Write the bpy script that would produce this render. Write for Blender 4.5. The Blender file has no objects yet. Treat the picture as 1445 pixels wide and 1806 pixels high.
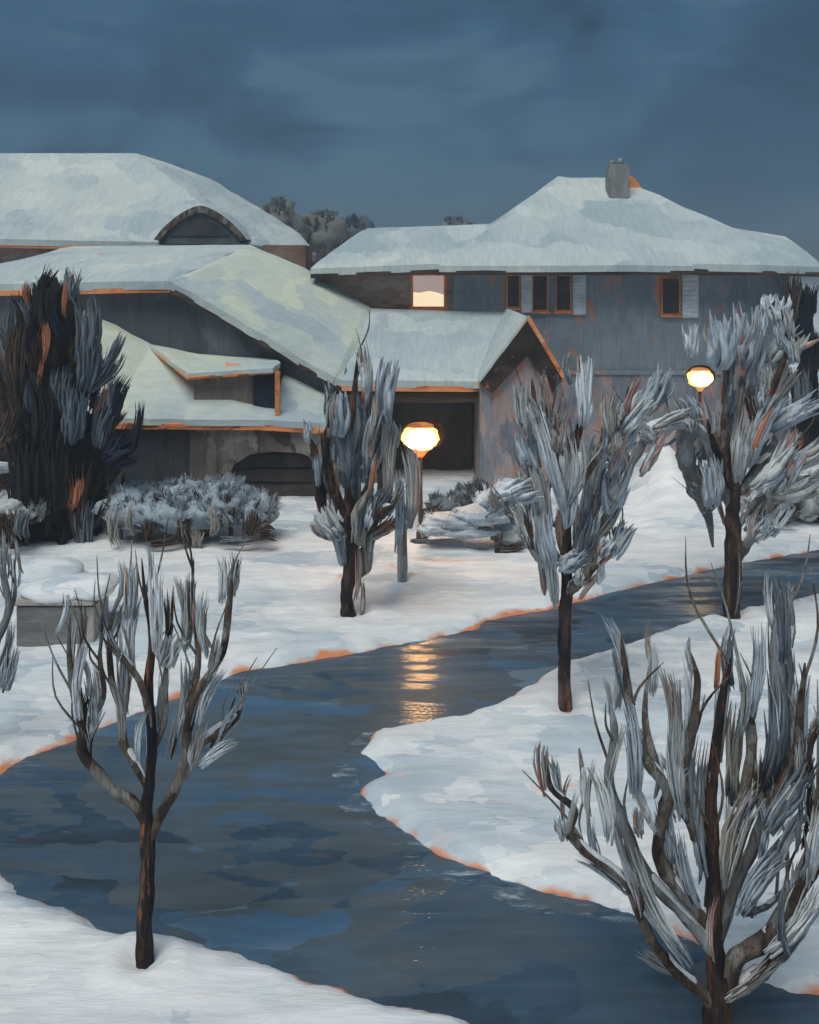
import bpy, bmesh, math, random
import numpy as np
from mathutils import Vector, Matrix, noise as mnoise

random.seed(11)
F, CX, HY, HC = 1600.0, 722.5, 475.0, 7.0
sc = bpy.context.scene
COL = sc.collection
R = math.radians


def P(px, py, d):
    return Vector(((px - CX) / F * d, d, HC - (py - HY) / F * d))


def G(px, py, z=0.0):
    d = (HC - z) * F / (py - HY)
    return Vector(((px - CX) / F * d, d, z))


def X(px, d):
    return (px - CX) / F * d


def Z(py, d):
    return HC - (py - HY) / F * d


# ------------------------------------------------------------------ materials
def paint(name, cols, scale=(1, 1, 1), rot=(0, 0, 0), warp=0.25, wscale=3.0, streak=(2, 2, 20), sstr=0.25,
          under=None, under_amt=0.0, under_scale=(2, 2, 2), rough=0.85, bump=0.35, spec=0.3, coat=0.0,
          low=None, shift=0.0):
    """patchy, hand-brushed surface: warped cells of several close colours, fine streaks, broken undercoat"""
    m = bpy.data.materials.new(name)
    m.use_nodes = True
    nt = m.node_tree
    N, L = nt.nodes, nt.links
    for n in list(N):
        N.remove(n)
    out = N.new('ShaderNodeOutputMaterial')
    bs = N.new('ShaderNodeBsdfPrincipled')
    L.new(bs.outputs[0], out.inputs[0])
    tc = N.new('ShaderNodeTexCoord')
    mp = N.new('ShaderNodeMapping')
    mp.inputs['Scale'].default_value = scale
    mp.inputs['Rotation'].default_value = rot
    mp.inputs['Location'].default_value = (shift, shift * 1.7, shift * .6)
    L.new(tc.outputs['Object'], mp.inputs[0])
    nz = N.new('ShaderNodeTexNoise')
    nz.inputs['Scale'].default_value = wscale
    nz.inputs['Detail'].default_value = 4
    L.new(mp.outputs[0], nz.inputs['Vector'])
    sub = N.new('ShaderNodeVectorMath'); sub.operation = 'SUBTRACT'
    L.new(nz.outputs['Color'], sub.inputs[0]); sub.inputs[1].default_value = (.5, .5, .5)
    ma = N.new('ShaderNodeVectorMath'); ma.operation = 'MULTIPLY_ADD'
    L.new(sub.outputs[0], ma.inputs[0]); ma.inputs[1].default_value = (warp * 2,) * 3
    L.new(mp.outputs[0], ma.inputs[2])
    vals = []
    for sc_ in (1.0, 2.3):
        v = N.new('ShaderNodeTexVoronoi')
        v.inputs['Scale'].default_value = sc_
        L.new(ma.outputs[0], v.inputs['Vector'])
        s = N.new('ShaderNodeSeparateColor')
        L.new(v.outputs['Color'], s.inputs[0])
        vals.append(s.outputs[0])
    n2 = N.new('ShaderNodeTexNoise'); n2.inputs['Scale'].default_value = 0.9; n2.inputs['Detail'].default_value = 5
    L.new(ma.outputs[0], n2.inputs['Vector'])
    a1 = N.new('ShaderNodeMath'); a1.operation = 'MULTIPLY_ADD'
    L.new(vals[1], a1.inputs[0]); a1.inputs[1].default_value = .35
    m1 = N.new('ShaderNodeMath'); m1.operation = 'MULTIPLY_ADD'
    L.new(vals[0], m1.inputs[0]); m1.inputs[1].default_value = .4
    m2 = N.new('ShaderNodeMath'); m2.operation = 'MULTIPLY_ADD'
    L.new(n2.outputs['Fac'], m2.inputs[0]); m2.inputs[1].default_value = .8; m2.inputs[2].default_value = -.28
    L.new(m2.outputs[0], m1.inputs[2])
    L.new(m1.outputs[0], a1.inputs[2])
    rp = N.new('ShaderNodeValToRGB')
    els = rp.color_ramp.elements
    k = len(cols)
    els[0].position, els[0].color = 0.20, (*cols[0], 1)
    els[1].position, els[1].color = 0.80, (*cols[-1], 1)
    for i in range(1, k - 1):
        e = els.new(.20 + .60 * i / (k - 1)); e.color = (*cols[i], 1)
    L.new(a1.outputs[0], rp.inputs[0])
    # streaks of the brush
    mp2 = N.new('ShaderNodeMapping'); mp2.inputs['Scale'].default_value = streak
    mp2.inputs['Rotation'].default_value = rot
    L.new(tc.outputs['Object'], mp2.inputs[0])
    n3 = N.new('ShaderNodeTexNoise'); n3.inputs['Scale'].default_value = 1.0; n3.inputs['Detail'].default_value = 5
    n3.inputs['Roughness'].default_value = .65
    L.new(mp2.outputs[0], n3.inputs['Vector'])
    mr = N.new('ShaderNodeMapRange')
    mr.inputs['From Min'].default_value = .3; mr.inputs['From Max'].default_value = .7
    mr.inputs['To Min'].default_value = 1 - sstr; mr.inputs['To Max'].default_value = 1 + sstr
    L.new(n3.outputs['Fac'], mr.inputs['Value'])
    vs = N.new('ShaderNodeVectorMath'); vs.operation = 'SCALE'
    L.new(rp.outputs[0], vs.inputs[0]); L.new(mr.outputs[0], vs.inputs['Scale'])
    col = vs.outputs[0]
    if under:
        mp3 = N.new('ShaderNodeMapping'); mp3.inputs['Scale'].default_value = under_scale
        mp3.inputs['Location'].default_value = (3.1 + shift, 1.7, 5.3)
        L.new(tc.outputs['Object'], mp3.inputs[0])
        n4 = N.new('ShaderNodeTexNoise'); n4.inputs['Scale'].default_value = 1.0; n4.inputs['Detail'].default_value = 7
        n4.inputs['Roughness'].default_value = .7; n4.inputs['Distortion'].default_value = .4
        L.new(mp3.outputs[0], n4.inputs['Vector'])
        mu = N.new('ShaderNodeMapRange')
        t = .72 - under_amt * .3
        mu.inputs['From Min'].default_value = t; mu.inputs['From Max'].default_value = t + .1
        L.new(n4.outputs['Fac'], mu.inputs['Value'])
        mx = N.new('ShaderNodeMix'); mx.data_type = 'RGBA'
        L.new(mu.outputs[0], mx.inputs[0]); L.new(col, mx.inputs[6]); mx.inputs[7].default_value = (*under, 1)
        col = mx.outputs[2]
    if low:   # bare earth and gravel showing at the foot of a snow bank: (colour, z0, z1)
        gp = N.new('ShaderNodeNewGeometry'); sx = N.new('ShaderNodeSeparateXYZ')
        L.new(gp.outputs['Position'], sx.inputs[0])
        n5 = N.new('ShaderNodeTexNoise'); n5.inputs['Scale'].default_value = 1.5; n5.inputs['Detail'].default_value = 6
        L.new(tc.outputs['Object'], n5.inputs['Vector'])
        mm = N.new('ShaderNodeMath'); mm.operation = 'MULTIPLY_ADD'
        L.new(n5.outputs['Fac'], mm.inputs[0]); mm.inputs[1].default_value = -.42; L.new(sx.outputs[2], mm.inputs[2])
        ml = N.new('ShaderNodeMapRange')
        ml.inputs['From Min'].default_value = low[1]; ml.inputs['From Max'].default_value = low[2]
        ml.inputs['To Min'].default_value = 1; ml.inputs['To Max'].default_value = 0
        L.new(mm.outputs[0], ml.inputs['Value'])
        mx = N.new('ShaderNodeMix'); mx.data_type = 'RGBA'
        L.new(ml.outputs[0], mx.inputs[0]); L.new(col, mx.inputs[6]); mx.inputs[7].default_value = (*low[0], 1)
        col = mx.outputs[2]
    L.new(col, bs.inputs['Base Color'])
    bs.inputs['Roughness'].default_value = rough
    bs.inputs['Specular IOR Level'].default_value = spec
    if coat:
        mpc = N.new('ShaderNodeMapping'); mpc.inputs['Scale'].default_value = (.6, 3.4, 1)
        L.new(tc.outputs['Object'], mpc.inputs[0])
        nc = N.new('ShaderNodeTexNoise'); nc.inputs['Scale'].default_value = 1.0; nc.inputs['Detail'].default_value = 4; nc.inputs['Distortion'].default_value = .7
        L.new(mpc.outputs[0], nc.inputs['Vector'])
        mc = N.new('ShaderNodeMapRange'); mc.inputs['From Min'].default_value = .47; mc.inputs['From Max'].default_value = .53
        mc.inputs['To Min'].default_value = .03; mc.inputs['To Max'].default_value = coat
        L.new(nc.outputs['Fac'], mc.inputs['Value']); L.new(mc.outputs[0], bs.inputs['Coat Weight'])
        bs.inputs['Coat Roughness'].default_value = .12
    if bump:
        ad = N.new('ShaderNodeMath'); ad.operation = 'MULTIPLY_ADD'
        L.new(a1.outputs[0], ad.inputs[0]); ad.inputs[1].default_value = .6; L.new(n3.outputs['Fac'], ad.inputs[2])
        b = N.new('ShaderNodeBump'); b.inputs['Strength'].default_value = bump; b.inputs['Distance'].default_value = .05
        L.new(ad.outputs[0], b.inputs['Height']); L.new(b.outputs[0], bs.inputs['Normal'])
        if coat:
            b2 = N.new('ShaderNodeBump'); b2.inputs['Strength'].default_value = .42; b2.inputs['Distance'].default_value = .06
            L.new(ad.outputs[0], b2.inputs['Height']); L.new(b2.outputs[0], bs.inputs['Coat Normal'])
    return m


def glow(name, col, s):
    m = bpy.data.materials.new(name); m.use_nodes = True
    b = m.node_tree.nodes['Principled BSDF']
    b.inputs['Base Color'].default_value = (*col, 1)
    b.inputs['Emission Color'].default_value = (*col, 1)
    b.inputs['Emission Strength'].default_value = s
    return m


OR = (.72, .2, .07)
PK = (.80, .42, .33)
M = {}
M['snow'] = paint('snow', [(.50, .58, .64), (.63, .69, .73), (.76, .79, .80), (.81, .81, .81), (.87, .88, .87)],
                  scale=(.4, .75, 1), warp=.4, streak=(.9, 4.6, 3), sstr=.13, under=(.78, .62, .57), under_amt=.34,
                  under_scale=(.6, 1.6, 1), rough=.75, bump=.8, low=((.74, .27, .12), -.225, -.165))
M['roof_snow'] = paint('roof_snow', [(.38, .47, .50), (.46, .54, .56), (.53, .60, .60), (.57, .63, .61), (.66, .71, .67)],
                       scale=(.26, .26, .3), warp=.25, streak=(8, 1.2, 1.2), sstr=.11, under=(.74, .42, .31), under_amt=.2,
                       under_scale=(.5, .5, 2.2), bump=.5)
M['roof_snow_side'] = paint('roof_snow_side', [(.41, .50, .53), (.50, .58, .58), (.58, .64, .57), (.68, .72, .58)],
                            scale=(.22, .22, .22), warp=.25, streak=(1.5, 6, 6), sstr=.11, under=(.72, .42, .32), under_amt=.12,
                            under_scale=(.6, .6, 2), bump=.5)
M['fascia'] = paint('fascia', [(.20, .075, .03), (.78, .24, .07), (.85, .33, .12), (.80, .42, .26)], scale=(.5, .5, 2), warp=.4,
                    streak=(2, 2, 20), sstr=.25)
M['dark_fascia'] = paint('dark_fascia', [(.03, .022, .02), (.06, .04, .03), (.10, .06, .04)], scale=(.5, .5, 3), streak=(1, 1, 20),
                         under=OR, under_amt=.25, under_scale=(.9, .9, 9))
M['grey_wall'] = paint('grey_wall', [(.155, .195, .23), (.20, .245, .285), (.235, .275, .31), (.27, .295, .31)], scale=(.5, .5, .35), warp=.35,
                       streak=(9, 9, .8), sstr=.2, under=(.58, .22, .11), under_amt=.54, under_scale=(1.4, 1.4, .7))
M['pink_wall'] = paint('pink_wall', [(.16, .18, .21), (.22, .24, .27), (.33, .31, .32), (.42, .33, .31)], scale=(1.2, 1.2, .5), warp=.35,
                       streak=(12, 12, 1), sstr=.2, under=(.6, .24, .15), under_amt=.62, under_scale=(2.2, 2.2, .6))
M['brown_wall'] = paint('brown_wall', [(.16, .09, .06), (.27, .16, .11), (.34, .24, .2), (.36, .3, .28)], scale=(.6, .6, 1.2), warp=.35,
                        streak=(3, 3, 9), sstr=.25, under=OR, under_amt=.35, under_scale=(1.2, 1.2, 5))
M['slate_wall'] = paint('slate_wall', [(.075, .09, .10), (.10, .12, .137), (.135, .16, .18), (.17, .20, .225)], scale=(.5, .5, .25),
                        warp=.3, streak=(9, 9, .6), sstr=.22, under=(.3, .13, .07), under_amt=.1, under_scale=(2, 2, .6))
M['garage_wall'] = paint('garage_wall', [(.05, .038, .033), (.12, .10, .09), (.22, .20, .18), (.28, .26, .235)], scale=(.7, .7, .5), warp=.35,
                         streak=(7, 7, 2), sstr=.25, under=(.35, .13, .06), under_amt=.12, under_scale=(2, 2, 2))
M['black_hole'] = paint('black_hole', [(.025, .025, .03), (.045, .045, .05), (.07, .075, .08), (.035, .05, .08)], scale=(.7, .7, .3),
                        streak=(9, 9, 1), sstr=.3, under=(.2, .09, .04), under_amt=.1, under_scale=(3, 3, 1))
M['dark_wood'] = paint('dark_wood', [(.014, .011, .010), (.03, .02, .018), (.06, .036, .028)], scale=(1, 1, 2), streak=(9, 9, 3),
                       under=OR, under_amt=.35, under_scale=(4, 4, 3))
M['taupe_wall'] = paint('taupe_wall', [(.14, .115, .10), (.19, .16, .145), (.24, .22, .2)], scale=(1, 1, .6), streak=(9, 9, 1),
                        under=OR, under_amt=.2, under_scale=(3, 3, 1))
M['shutter'] = paint('shutter', [(.55, .58, .6), (.66, .68, .7), (.72, .73, .75)], scale=(2, 2, 2), streak=(2, 2, 22), sstr=.2)
M['trim'] = paint('trim', [(.5, .16, .06), (.74, .25, .08), (.62, .26, .12)], scale=(3, 3, 3))
M['pane'] = paint('pane', [(.015, .012, .012), (.03, .022, .02), (.06, .045, .04)], scale=(2, 2, 2), rough=.25, spec=.4, bump=.1)
M['chimney'] = paint('chimney', [(.2, .2, .19), (.26, .27, .27), (.31, .31, .3)], scale=(2, 2, 1), streak=(14, 14, 2), under=OR,
                     under_amt=.12, under_scale=(3, 3, 3))
M['road'] = paint('road', [(.03, .047, .066), (.045, .09, .14), (.085, .108, .12), (.055, .13, .22), (.16, .22, .26)],
                  scale=(.22, .46, 1), warp=.5, wscale=2.2, streak=(.7, 4.2, 1), sstr=.2, under=(.19, .09, .06), under_amt=.25,
                  under_scale=(.7, 2.6, 1), rough=.5, spec=.25, bump=.14, coat=1.0)
M['slush'] = paint('slush', [(.03, .055, .10), (.10, .16, .22), (.22, .30, .37), (.40, .48, .55), (.55, .62, .68)], scale=(.8, 2.6, 1), warp=.6,
                   streak=(2, 14, 1), sstr=.5, rough=.5)
_nt = M['slush'].node_tree
_o = [n for n in _nt.nodes if n.type == 'OUTPUT_MATERIAL'][0]; _b = [n for n in _nt.nodes if n.type == 'BSDF_PRINCIPLED'][0]
_t = _nt.nodes.new('ShaderNodeBsdfTransparent'); _m = _nt.nodes.new('ShaderNodeMixShader'); _c = _nt.nodes.new('ShaderNodeTexCoord')
_p = _nt.nodes.new('ShaderNodeMapping'); _p.inputs['Scale'].default_value = (1.3, 4.5, 1)
_n = _nt.nodes.new('ShaderNodeTexNoise'); _n.inputs['Detail'].default_value = 8; _n.inputs['Roughness'].default_value = .75; _n.inputs['Scale'].default_value = 1.2
_r = _nt.nodes.new('ShaderNodeMapRange'); _r.inputs['From Min'].default_value = .50; _r.inputs['From Max'].default_value = .66
for _x, _y in ((_c.outputs['Object'], _p.inputs[0]), (_p.outputs[0], _n.inputs['Vector']), (_n.outputs['Fac'], _r.inputs['Value']), (_r.outputs[0], _m.inputs[0]),
               (_t.outputs[0], _m.inputs[1]), (_b.outputs[0], _m.inputs[2]), (_m.outputs[0], _o.inputs[0])):
    _nt.links.new(_x, _y)
M['bark_dark'] = paint('bark_dark', [(.010, .010, .018), (.025, .018, .018), (.06, .038, .03), (.15, .085, .06)], scale=(5, 5, 1.6), streak=(34, 34, 3),
                       sstr=.5, under=(.62, .19, .07), under_amt=.42, under_scale=(9, 9, 1.5), bump=.9)
M['bark'] = paint('bark', [(.045, .03, .024), (.11, .075, .055), (.20, .17, .14), (.30, .295, .28)], scale=(5, 5, 2.2), streak=(34, 34, 5),
                  sstr=.45, under=(.6, .2, .08), under_amt=.3, under_scale=(7, 7, 2), bump=.9)
M['bark_grey'] = paint('bark_grey', [(.09, .085, .08), (.16, .165, .165), (.23, .25, .26), (.3, .325, .34)], scale=(3, 3, 1.2), streak=(28, 28, 3),
                       sstr=.3, under=(.5, .2, .1), under_amt=.1, under_scale=(6, 6, 2))


def frost(nm, c, o=.05):
    return paint(nm, [tuple(v * .8 for v in c), c, tuple(min(v * 1.15, .9) for v in c)], scale=(4, 4, 2), streak=(34, 34, 5), sstr=.22,
                 under=(.6, .26, .15), under_amt=o, under_scale=(8, 8, 3), bump=.5)


M['f_blue'] = frost('frost_blue', (.46, .53, .60))
M['f_grey'] = frost('frost_grey', (.54, .57, .57))
M['f_taupe'] = frost('frost_taupe', (.42, .39, .345))
M['f_pale'] = frost('frost_pale', (.66, .72, .76))
M['f_white'] = frost('frost_white', (.80, .83, .86))
M['f_brown'] = frost('frost_brown', (.075, .05, .035))
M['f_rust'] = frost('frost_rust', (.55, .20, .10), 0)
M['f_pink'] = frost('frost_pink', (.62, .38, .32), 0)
M['f_slate'] = frost('frost_slate', (.17, .20, .23))
M['f_dim'] = frost('frost_dim', (.16, .165, .16), 0)
M['f_navy'] = frost('frost_navy', (.012, .017, .038), 0)
M['f_black'] = frost('frost_black', (.014, .013, .014), 0)
M['hedge_snow'] = frost('hedge_snow', (.34, .41, .46))
M['f_steel'] = frost('frost_steel', (.10, .13, .16))
M['metal'] = paint('metal', [(.04, .022, .014), (.07, .036, .02), (.14, .06, .03)], scale=(3, 3, 1), streak=(30, 30, 3), rough=.5)
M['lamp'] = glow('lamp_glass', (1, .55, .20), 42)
M['halo_yellow'] = glow('halo_yellow', (1, .66, .20), 1.5)  # emission standing in for the yellow halo round the bulb
M['halo_rim'] = paint('halo_rim', [(.03, .006, .001), (.05, .011, .002), (.045, .016, .003)], scale=(3, 3, 3), sstr=.4)  # dark orange for the added bowl that forms the halo's outer rim
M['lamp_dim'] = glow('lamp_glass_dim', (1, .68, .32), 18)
M['red_glow'] = glow('collar_red_glow', (1, .045, .006), 8)  # glow added to the collar so the wet road mirrors red
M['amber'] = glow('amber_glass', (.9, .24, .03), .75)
M['ochre'] = glow('collar_ochre_glow', (.75, .38, .08), .6)
M['lit'] = glow('lit_pane', (1, .78, .50), .88)
M['curtain'] = glow('lit_curtain', (.60, .44, .41), .46)
M['box'] = paint('box', [(.17, .165, .16), (.22, .215, .2), (.27, .26, .25)], scale=(1, 1, 3), streak=(2, 2, 22), sstr=.2)


# ------------------------------------------------------------------ object helpers
def link(name, bm, mats, parent=None, smooth=False):
    me = bpy.data.meshes.new(name)
    bmesh.ops.recalc_face_normals(bm, faces=bm.faces[:])
    bm.to_mesh(me); bm.free()
    for m in (mats if isinstance(mats, (list, tuple)) else [mats]):
        me.materials.append(M[m])
    if smooth:
        for p in me.polygons:
            p.use_smooth = True
    o = bpy.data.objects.new(name, me)
    COL.objects.link(o)
    if parent:
        o.parent = parent
        o.matrix_parent_inverse = Matrix.Translation(-world_loc(parent))
    return o


def world_loc(o):
    return Vector(o.get('_w', (0, 0, 0)))


def thing(name, label, cat, loc=(0, 0, 0), group=None):
    o = bpy.data.objects.new(name, None)
    COL.objects.link(o)
    o.location = loc
    o['_w'] = tuple(loc)
    o['label'] = label; o['category'] = cat
    if group:
        o['group'] = group
    return o


def struct(o, kind='structure'):
    o['kind'] = kind
    return o


def box(bm, x0, x1, y0, y1, z0, z1, mi=0):
    vs = [bm.verts.new(c) for c in ((x0, y0, z0), (x1, y0, z0), (x1, y1, z0), (x0, y1, z0), (x0, y0, z1), (x1, y0, z1), (x1, y1, z1), (x0, y1, z1))]
    for f in ((0, 1, 2, 3), (4, 5, 6, 7), (0, 1, 5, 4), (1, 2, 6, 5), (2, 3, 7, 6), (3, 0, 4, 7)):
        bm.faces.new([vs[i] for i in f]).material_index = mi


def obox(name, x0, x1, y0, y1, z0, z1, mat, parent, bev=.0):
    bm = bmesh.new(); box(bm, x0, x1, y0, y1, z0, z1)
    if bev:
        bmesh.ops.bevel(bm, geom=bm.edges[:], offset=bev, segments=2, affect='EDGES')
    return link(name, bm, mat, parent)


def prism(name, pts, depth, mat, parent, jit=0):
    """pts: polygon of Vectors (roughly facing -y), pushed back along +y by depth"""
    bm = bmesh.new()
    a = [bm.verts.new(p) for p in pts]
    b = [bm.verts.new(p + Vector((0, depth, 0))) for p in pts]
    bm.faces.new(a); bm.faces.new(b[::-1])
    n = len(pts)
    for i in range(n):
        bm.faces.new((a[i], a[(i + 1) % n], b[(i + 1) % n], b[i]))
    return link(name, bm, mat, parent)


def slab(name, verts, faces, thick, mat, parent, cuts=0, amp=0.0, edge=0.0, drop=0.0, freq=.55):
    bm = bmesh.new()
    vs = [bm.verts.new(v - Vector((0, 0, drop))) for v in verts]
    for f in faces:
        bm.faces.new([vs[i] for i in f])
    if cuts:
        bmesh.ops.triangulate(bm, faces=[f for f in bm.faces if len(f.verts) > 4])
        bmesh.ops.subdivide_edges(bm, edges=bm.edges[:], cuts=cuts, use_grid_fill=True)
        for v in bm.verts:
            n = mnoise.noise(v.co * freq) + .5 * mnoise.noise(v.co * freq * 2.7)
            bnd = any(e.is_boundary for e in v.link_edges)
            if bnd:
                v.co += Vector((mnoise.noise(v.co * 1.6), mnoise.noise(v.co * 1.6 + Vector((9, 0, 0))), 0)) * edge
                v.co.z -= thick * .25
                v.co.z += n * amp * .4
            else:
                v.co.z += n * amp
    top = bm.verts[:]
    fs = bm.faces[:]
    be = [e for e in bm.edges if e.is_boundary]
    low = {v: bm.verts.new(v.co - Vector((0, 0, thick))) for v in top}
    for f in fs:
        bm.faces.new([low[v] for v in reversed(f.verts)])
    for e in be:
        a, b = e.verts
        bm.faces.new((a, b, low[b], low[a]))
    return link(name, bm, mat, parent, smooth=False)


def roof(parent, verts, faces, mat='roof_snow', snow=.28, board=.16, fascia='fascia', cuts=7, amp=.07, edge=.11, name='roof'):
    r = slab(name, verts, faces, board, fascia, parent, drop=snow)
    s = slab('snow', verts, faces, snow - .01, mat, r, cuts=cuts, amp=amp, edge=edge)
    return r


def spline(pts, n):
    """Catmull-Rom through tuples (Vector, radius)"""
    out = []
    k = len(pts)
    for i in range(k - 1):
        p0, p1, p2, p3 = pts[max(i - 1, 0)], pts[i], pts[i + 1], pts[min(i + 2, k - 1)]
        for j in range(n):
            t = j / n
            c = .5 * ((2 * p1[0]) + (p2[0] - p0[0]) * t + (2 * p0[0] - 5 * p1[0] + 4 * p2[0] - p3[0]) * t * t + (-p0[0] + 3 * p1[0] - 3 * p2[0] + p3[0]) * t ** 3)
            out.append((c, p1[1] * (1 - t) + p2[1] * t))
    out.append(pts[-1])
    return out


def tube(bm, pts, sides=8, n=5, mi=0, wob=.12):
    cp = spline(pts, n) if n > 1 else pts
    rings = []
    up = Vector((0, 1, 0.01))
    for i, (c, r) in enumerate(cp):
        t = (cp[min(i + 1, len(cp) - 1)][0] - cp[max(i - 1, 0)][0]).normalized()
        a = t.cross(up)
        if a.length < .05:
            a = t.cross(Vector((1, 0, 0)))
        a.normalize(); b = t.cross(a)
        ring = []
        for s in range(sides):
            an = s / sides * math.tau
            q = a * math.cos(an) + b * math.sin(an)
            rr = r * (1 + wob * mnoise.noise((c + q * r) * 5.0 + Vector((s, 0, 0))) * 2)
            ring.append(bm.verts.new(c + q * rr))
        rings.append(ring)
    for k in range(len(rings) - 1):
        for s in range(sides):
            f = bm.faces.new((rings[k][s], rings[k][(s + 1) % sides], rings[k + 1][(s + 1) % sides], rings[k + 1][s]))
            f.material_index = mi; f.smooth = True
    bm.faces.new(rings[0][::-1]).material_index = mi
    bm.faces.new(rings[-1]).material_index = mi


def stroke(bm, c, d, length, width, mi, flat=.5, bend=.12, yaw=None, sides=7, rings=6, n=None, alt=None, thick=1.0):
    """one tuft of frosted twigs: a bundle of fine tapering rods, tight at the foot and splayed at the tip"""
    d = d.normalized()
    ref = Vector((math.cos(yaw), math.sin(yaw), 0)) if yaw is not None else Vector((random.uniform(-1, 1), random.uniform(-1, 1), random.uniform(-.2, .2)))
    a = d.cross(ref)
    if a.length < .05:
        a = d.cross(Vector((1, .3, 0)))
    a.normalize(); b = d.cross(a)
    bv = (a * random.uniform(-1, 1) + b * random.uniform(-1, 1)) * bend * length
    n = n or (20 if sides < 9 else 34)
    for _ in range(n):
        an = random.uniform(0, math.tau); rr = math.sqrt(random.random()) * width * .46
        o = a * math.cos(an) * rr + b * math.sin(an) * rr * flat
        t0 = random.uniform(0, .22); t1 = random.uniform(.68, 1.0)
        rad = width * random.choice((.03, .045, .06, .09)) * thick
        m = mi
        if alt and random.random() < (.55 if mi in (6, 7) else .22):
            m = alt(mi)
        wv = (a * random.uniform(-1, 1) + b * random.uniform(-1, 1)) * width * .12
        vr = []
        for i in range(5):
            u = i / 4
            t = t0 + (t1 - t0) * u
            p = c + d * length * (t - .5) + bv * (1 - (2 * t - 1) ** 2) + o * (.55 + .65 * t) + wv * math.sin(u * 5 + rr * 90)
            r_ = rad * (.55, 1.0, .95, .7, .18)[i]
            vr.append([bm.verts.new(p + a * math.cos(q) * r_ + b * math.sin(q) * r_) for q in (0.3, 2.4, 4.5)])
        for k in range(4):
            for q in range(3):
                f = bm.faces.new((vr[k][q], vr[k][(q + 1) % 3], vr[k + 1][(q + 1) % 3], vr[k + 1][q]))
                f.material_index = m; f.smooth = True
        bm.faces.new(vr[0][::-1]).material_index = m


def near_lamp(c):
    px, py = c.x / c.y * F + CX, HY + (HC - c.z) / c.y * F
    return math.hypot(px - 1235, py - 666) < 46 or math.hypot(px - 742, py - 771) < 44


def blob(bm, c, r, mi=0, sub=3, amp=.25, freq=1.2):
    ret = bmesh.ops.create_icosphere(bm, subdivisions=sub, radius=1)
    off = Vector((random.uniform(0, 99), 0, 0))
    fs = set()
    for v in ret['verts']:
        n = mnoise.noise(v.co * freq + off) + .5 * mnoise.noise(v.co * freq * 2.6 + off)
        q = v.co * (1 + amp * n)
        v.co = Vector((q.x * r[0], q.y * r[1], q.z * r[2])) + c
        fs.update(v.link_faces)
    for f in fs:
        f.material_index = mi; f.smooth = True


# ------------------------------------------------------------------ ground, road
far_bank = [(-700, 1400), (-200, 1395), (0, 1380), (60, 1342), (130, 1320), (230, 1270), (330, 1235), (430, 1193), (600, 1165), (730, 1140),
            (850, 1116), (868, 1100), (980, 1080), (1120, 1042), (1210, 1022), (1300, 1000), (1445, 975), (1700, 925), (2000, 880)]
near_r = [(2000, 935), (1700, 985), (1445, 1045), (1330, 1068), (1200, 1095), (1160, 1110), (1060, 1145), (980, 1166), (930, 1200), (870, 1235),
          (800, 1258), (650, 1282), (615, 1330), (650, 1352), (660, 1366), (604, 1384), (612, 1405), (640, 1436), (700, 1480), (760, 1520), (870, 1560), (950, 1590),
          (1060, 1615), (1150, 1642), (1250, 1700), (1320, 1750), (1450, 1782), (1700, 1850), (2400, 2000)]
near_l = [(1700, 2500), (1150, 1900), (900, 1806), (800, 1775), (700, 1750), (560, 1710), (430, 1665), (330, 1640), (210, 1625), (150, 1600),
          (60, 1560), (0, 1510), (-200, 1490), (-700, 1480)]
poly = [G(*p).xy for p in far_bank + near_r + near_l]
PA = np.array([(p.x, p.y) for p in poly])


def road_sd(x, y):
    """signed distance to the road outline, negative on the road"""
    best = np.full(x.shape, 1e9)
    inside = np.zeros(x.shape, bool)
    n = len(PA)
    for i in range(n):
        ax, ay = PA[i]; bx, by = PA[(i + 1) % n]
        dx, dy = bx - ax, by - ay
        t = np.clip(((x - ax) * dx + (y - ay) * dy) / (dx * dx + dy * dy + 1e-12), 0, 1)
        best = np.minimum(best, (x - ax - t * dx) ** 2 + (y - ay - t * dy) ** 2)
        cond = ((ay > y) != (by > y))
        with np.errstate(divide='ignore', invalid='ignore'):
            xi = (bx - ax) * (y - ay) / (by - ay + 1e-15) + ax
        inside ^= cond & (x < xi)
    s = np.sqrt(best)
    return np.where(inside, -s, s)


WELLS = [(P(px, py, d).x, d, r) for px, py, d, r in ((256, 1715, 9.03, .2), (1262, 1850, 8.25, .26), (998, 1262, 14.27, .26), (616, 1096, 18.06, .3), (1292, 1097, 18.06, .3), (709, 1030, 20.1, .25), (742, 771, 23, .25))]


def wav(x, y):
    return (np.sin(x * 1.3 + y * .7 + 1) + np.sin(x * -.9 + y * 1.7 + 2.1) + .6 * np.sin(x * 2.7 + y * 2.1) + .5 * np.sin(x * 4.1 - y * 3.3 + .4)
            + .3 * np.sin(x * 9.3 + y * 4.2) + .3 * np.sin(-x * 6.2 + y * 10.1)) / 3.4


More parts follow.
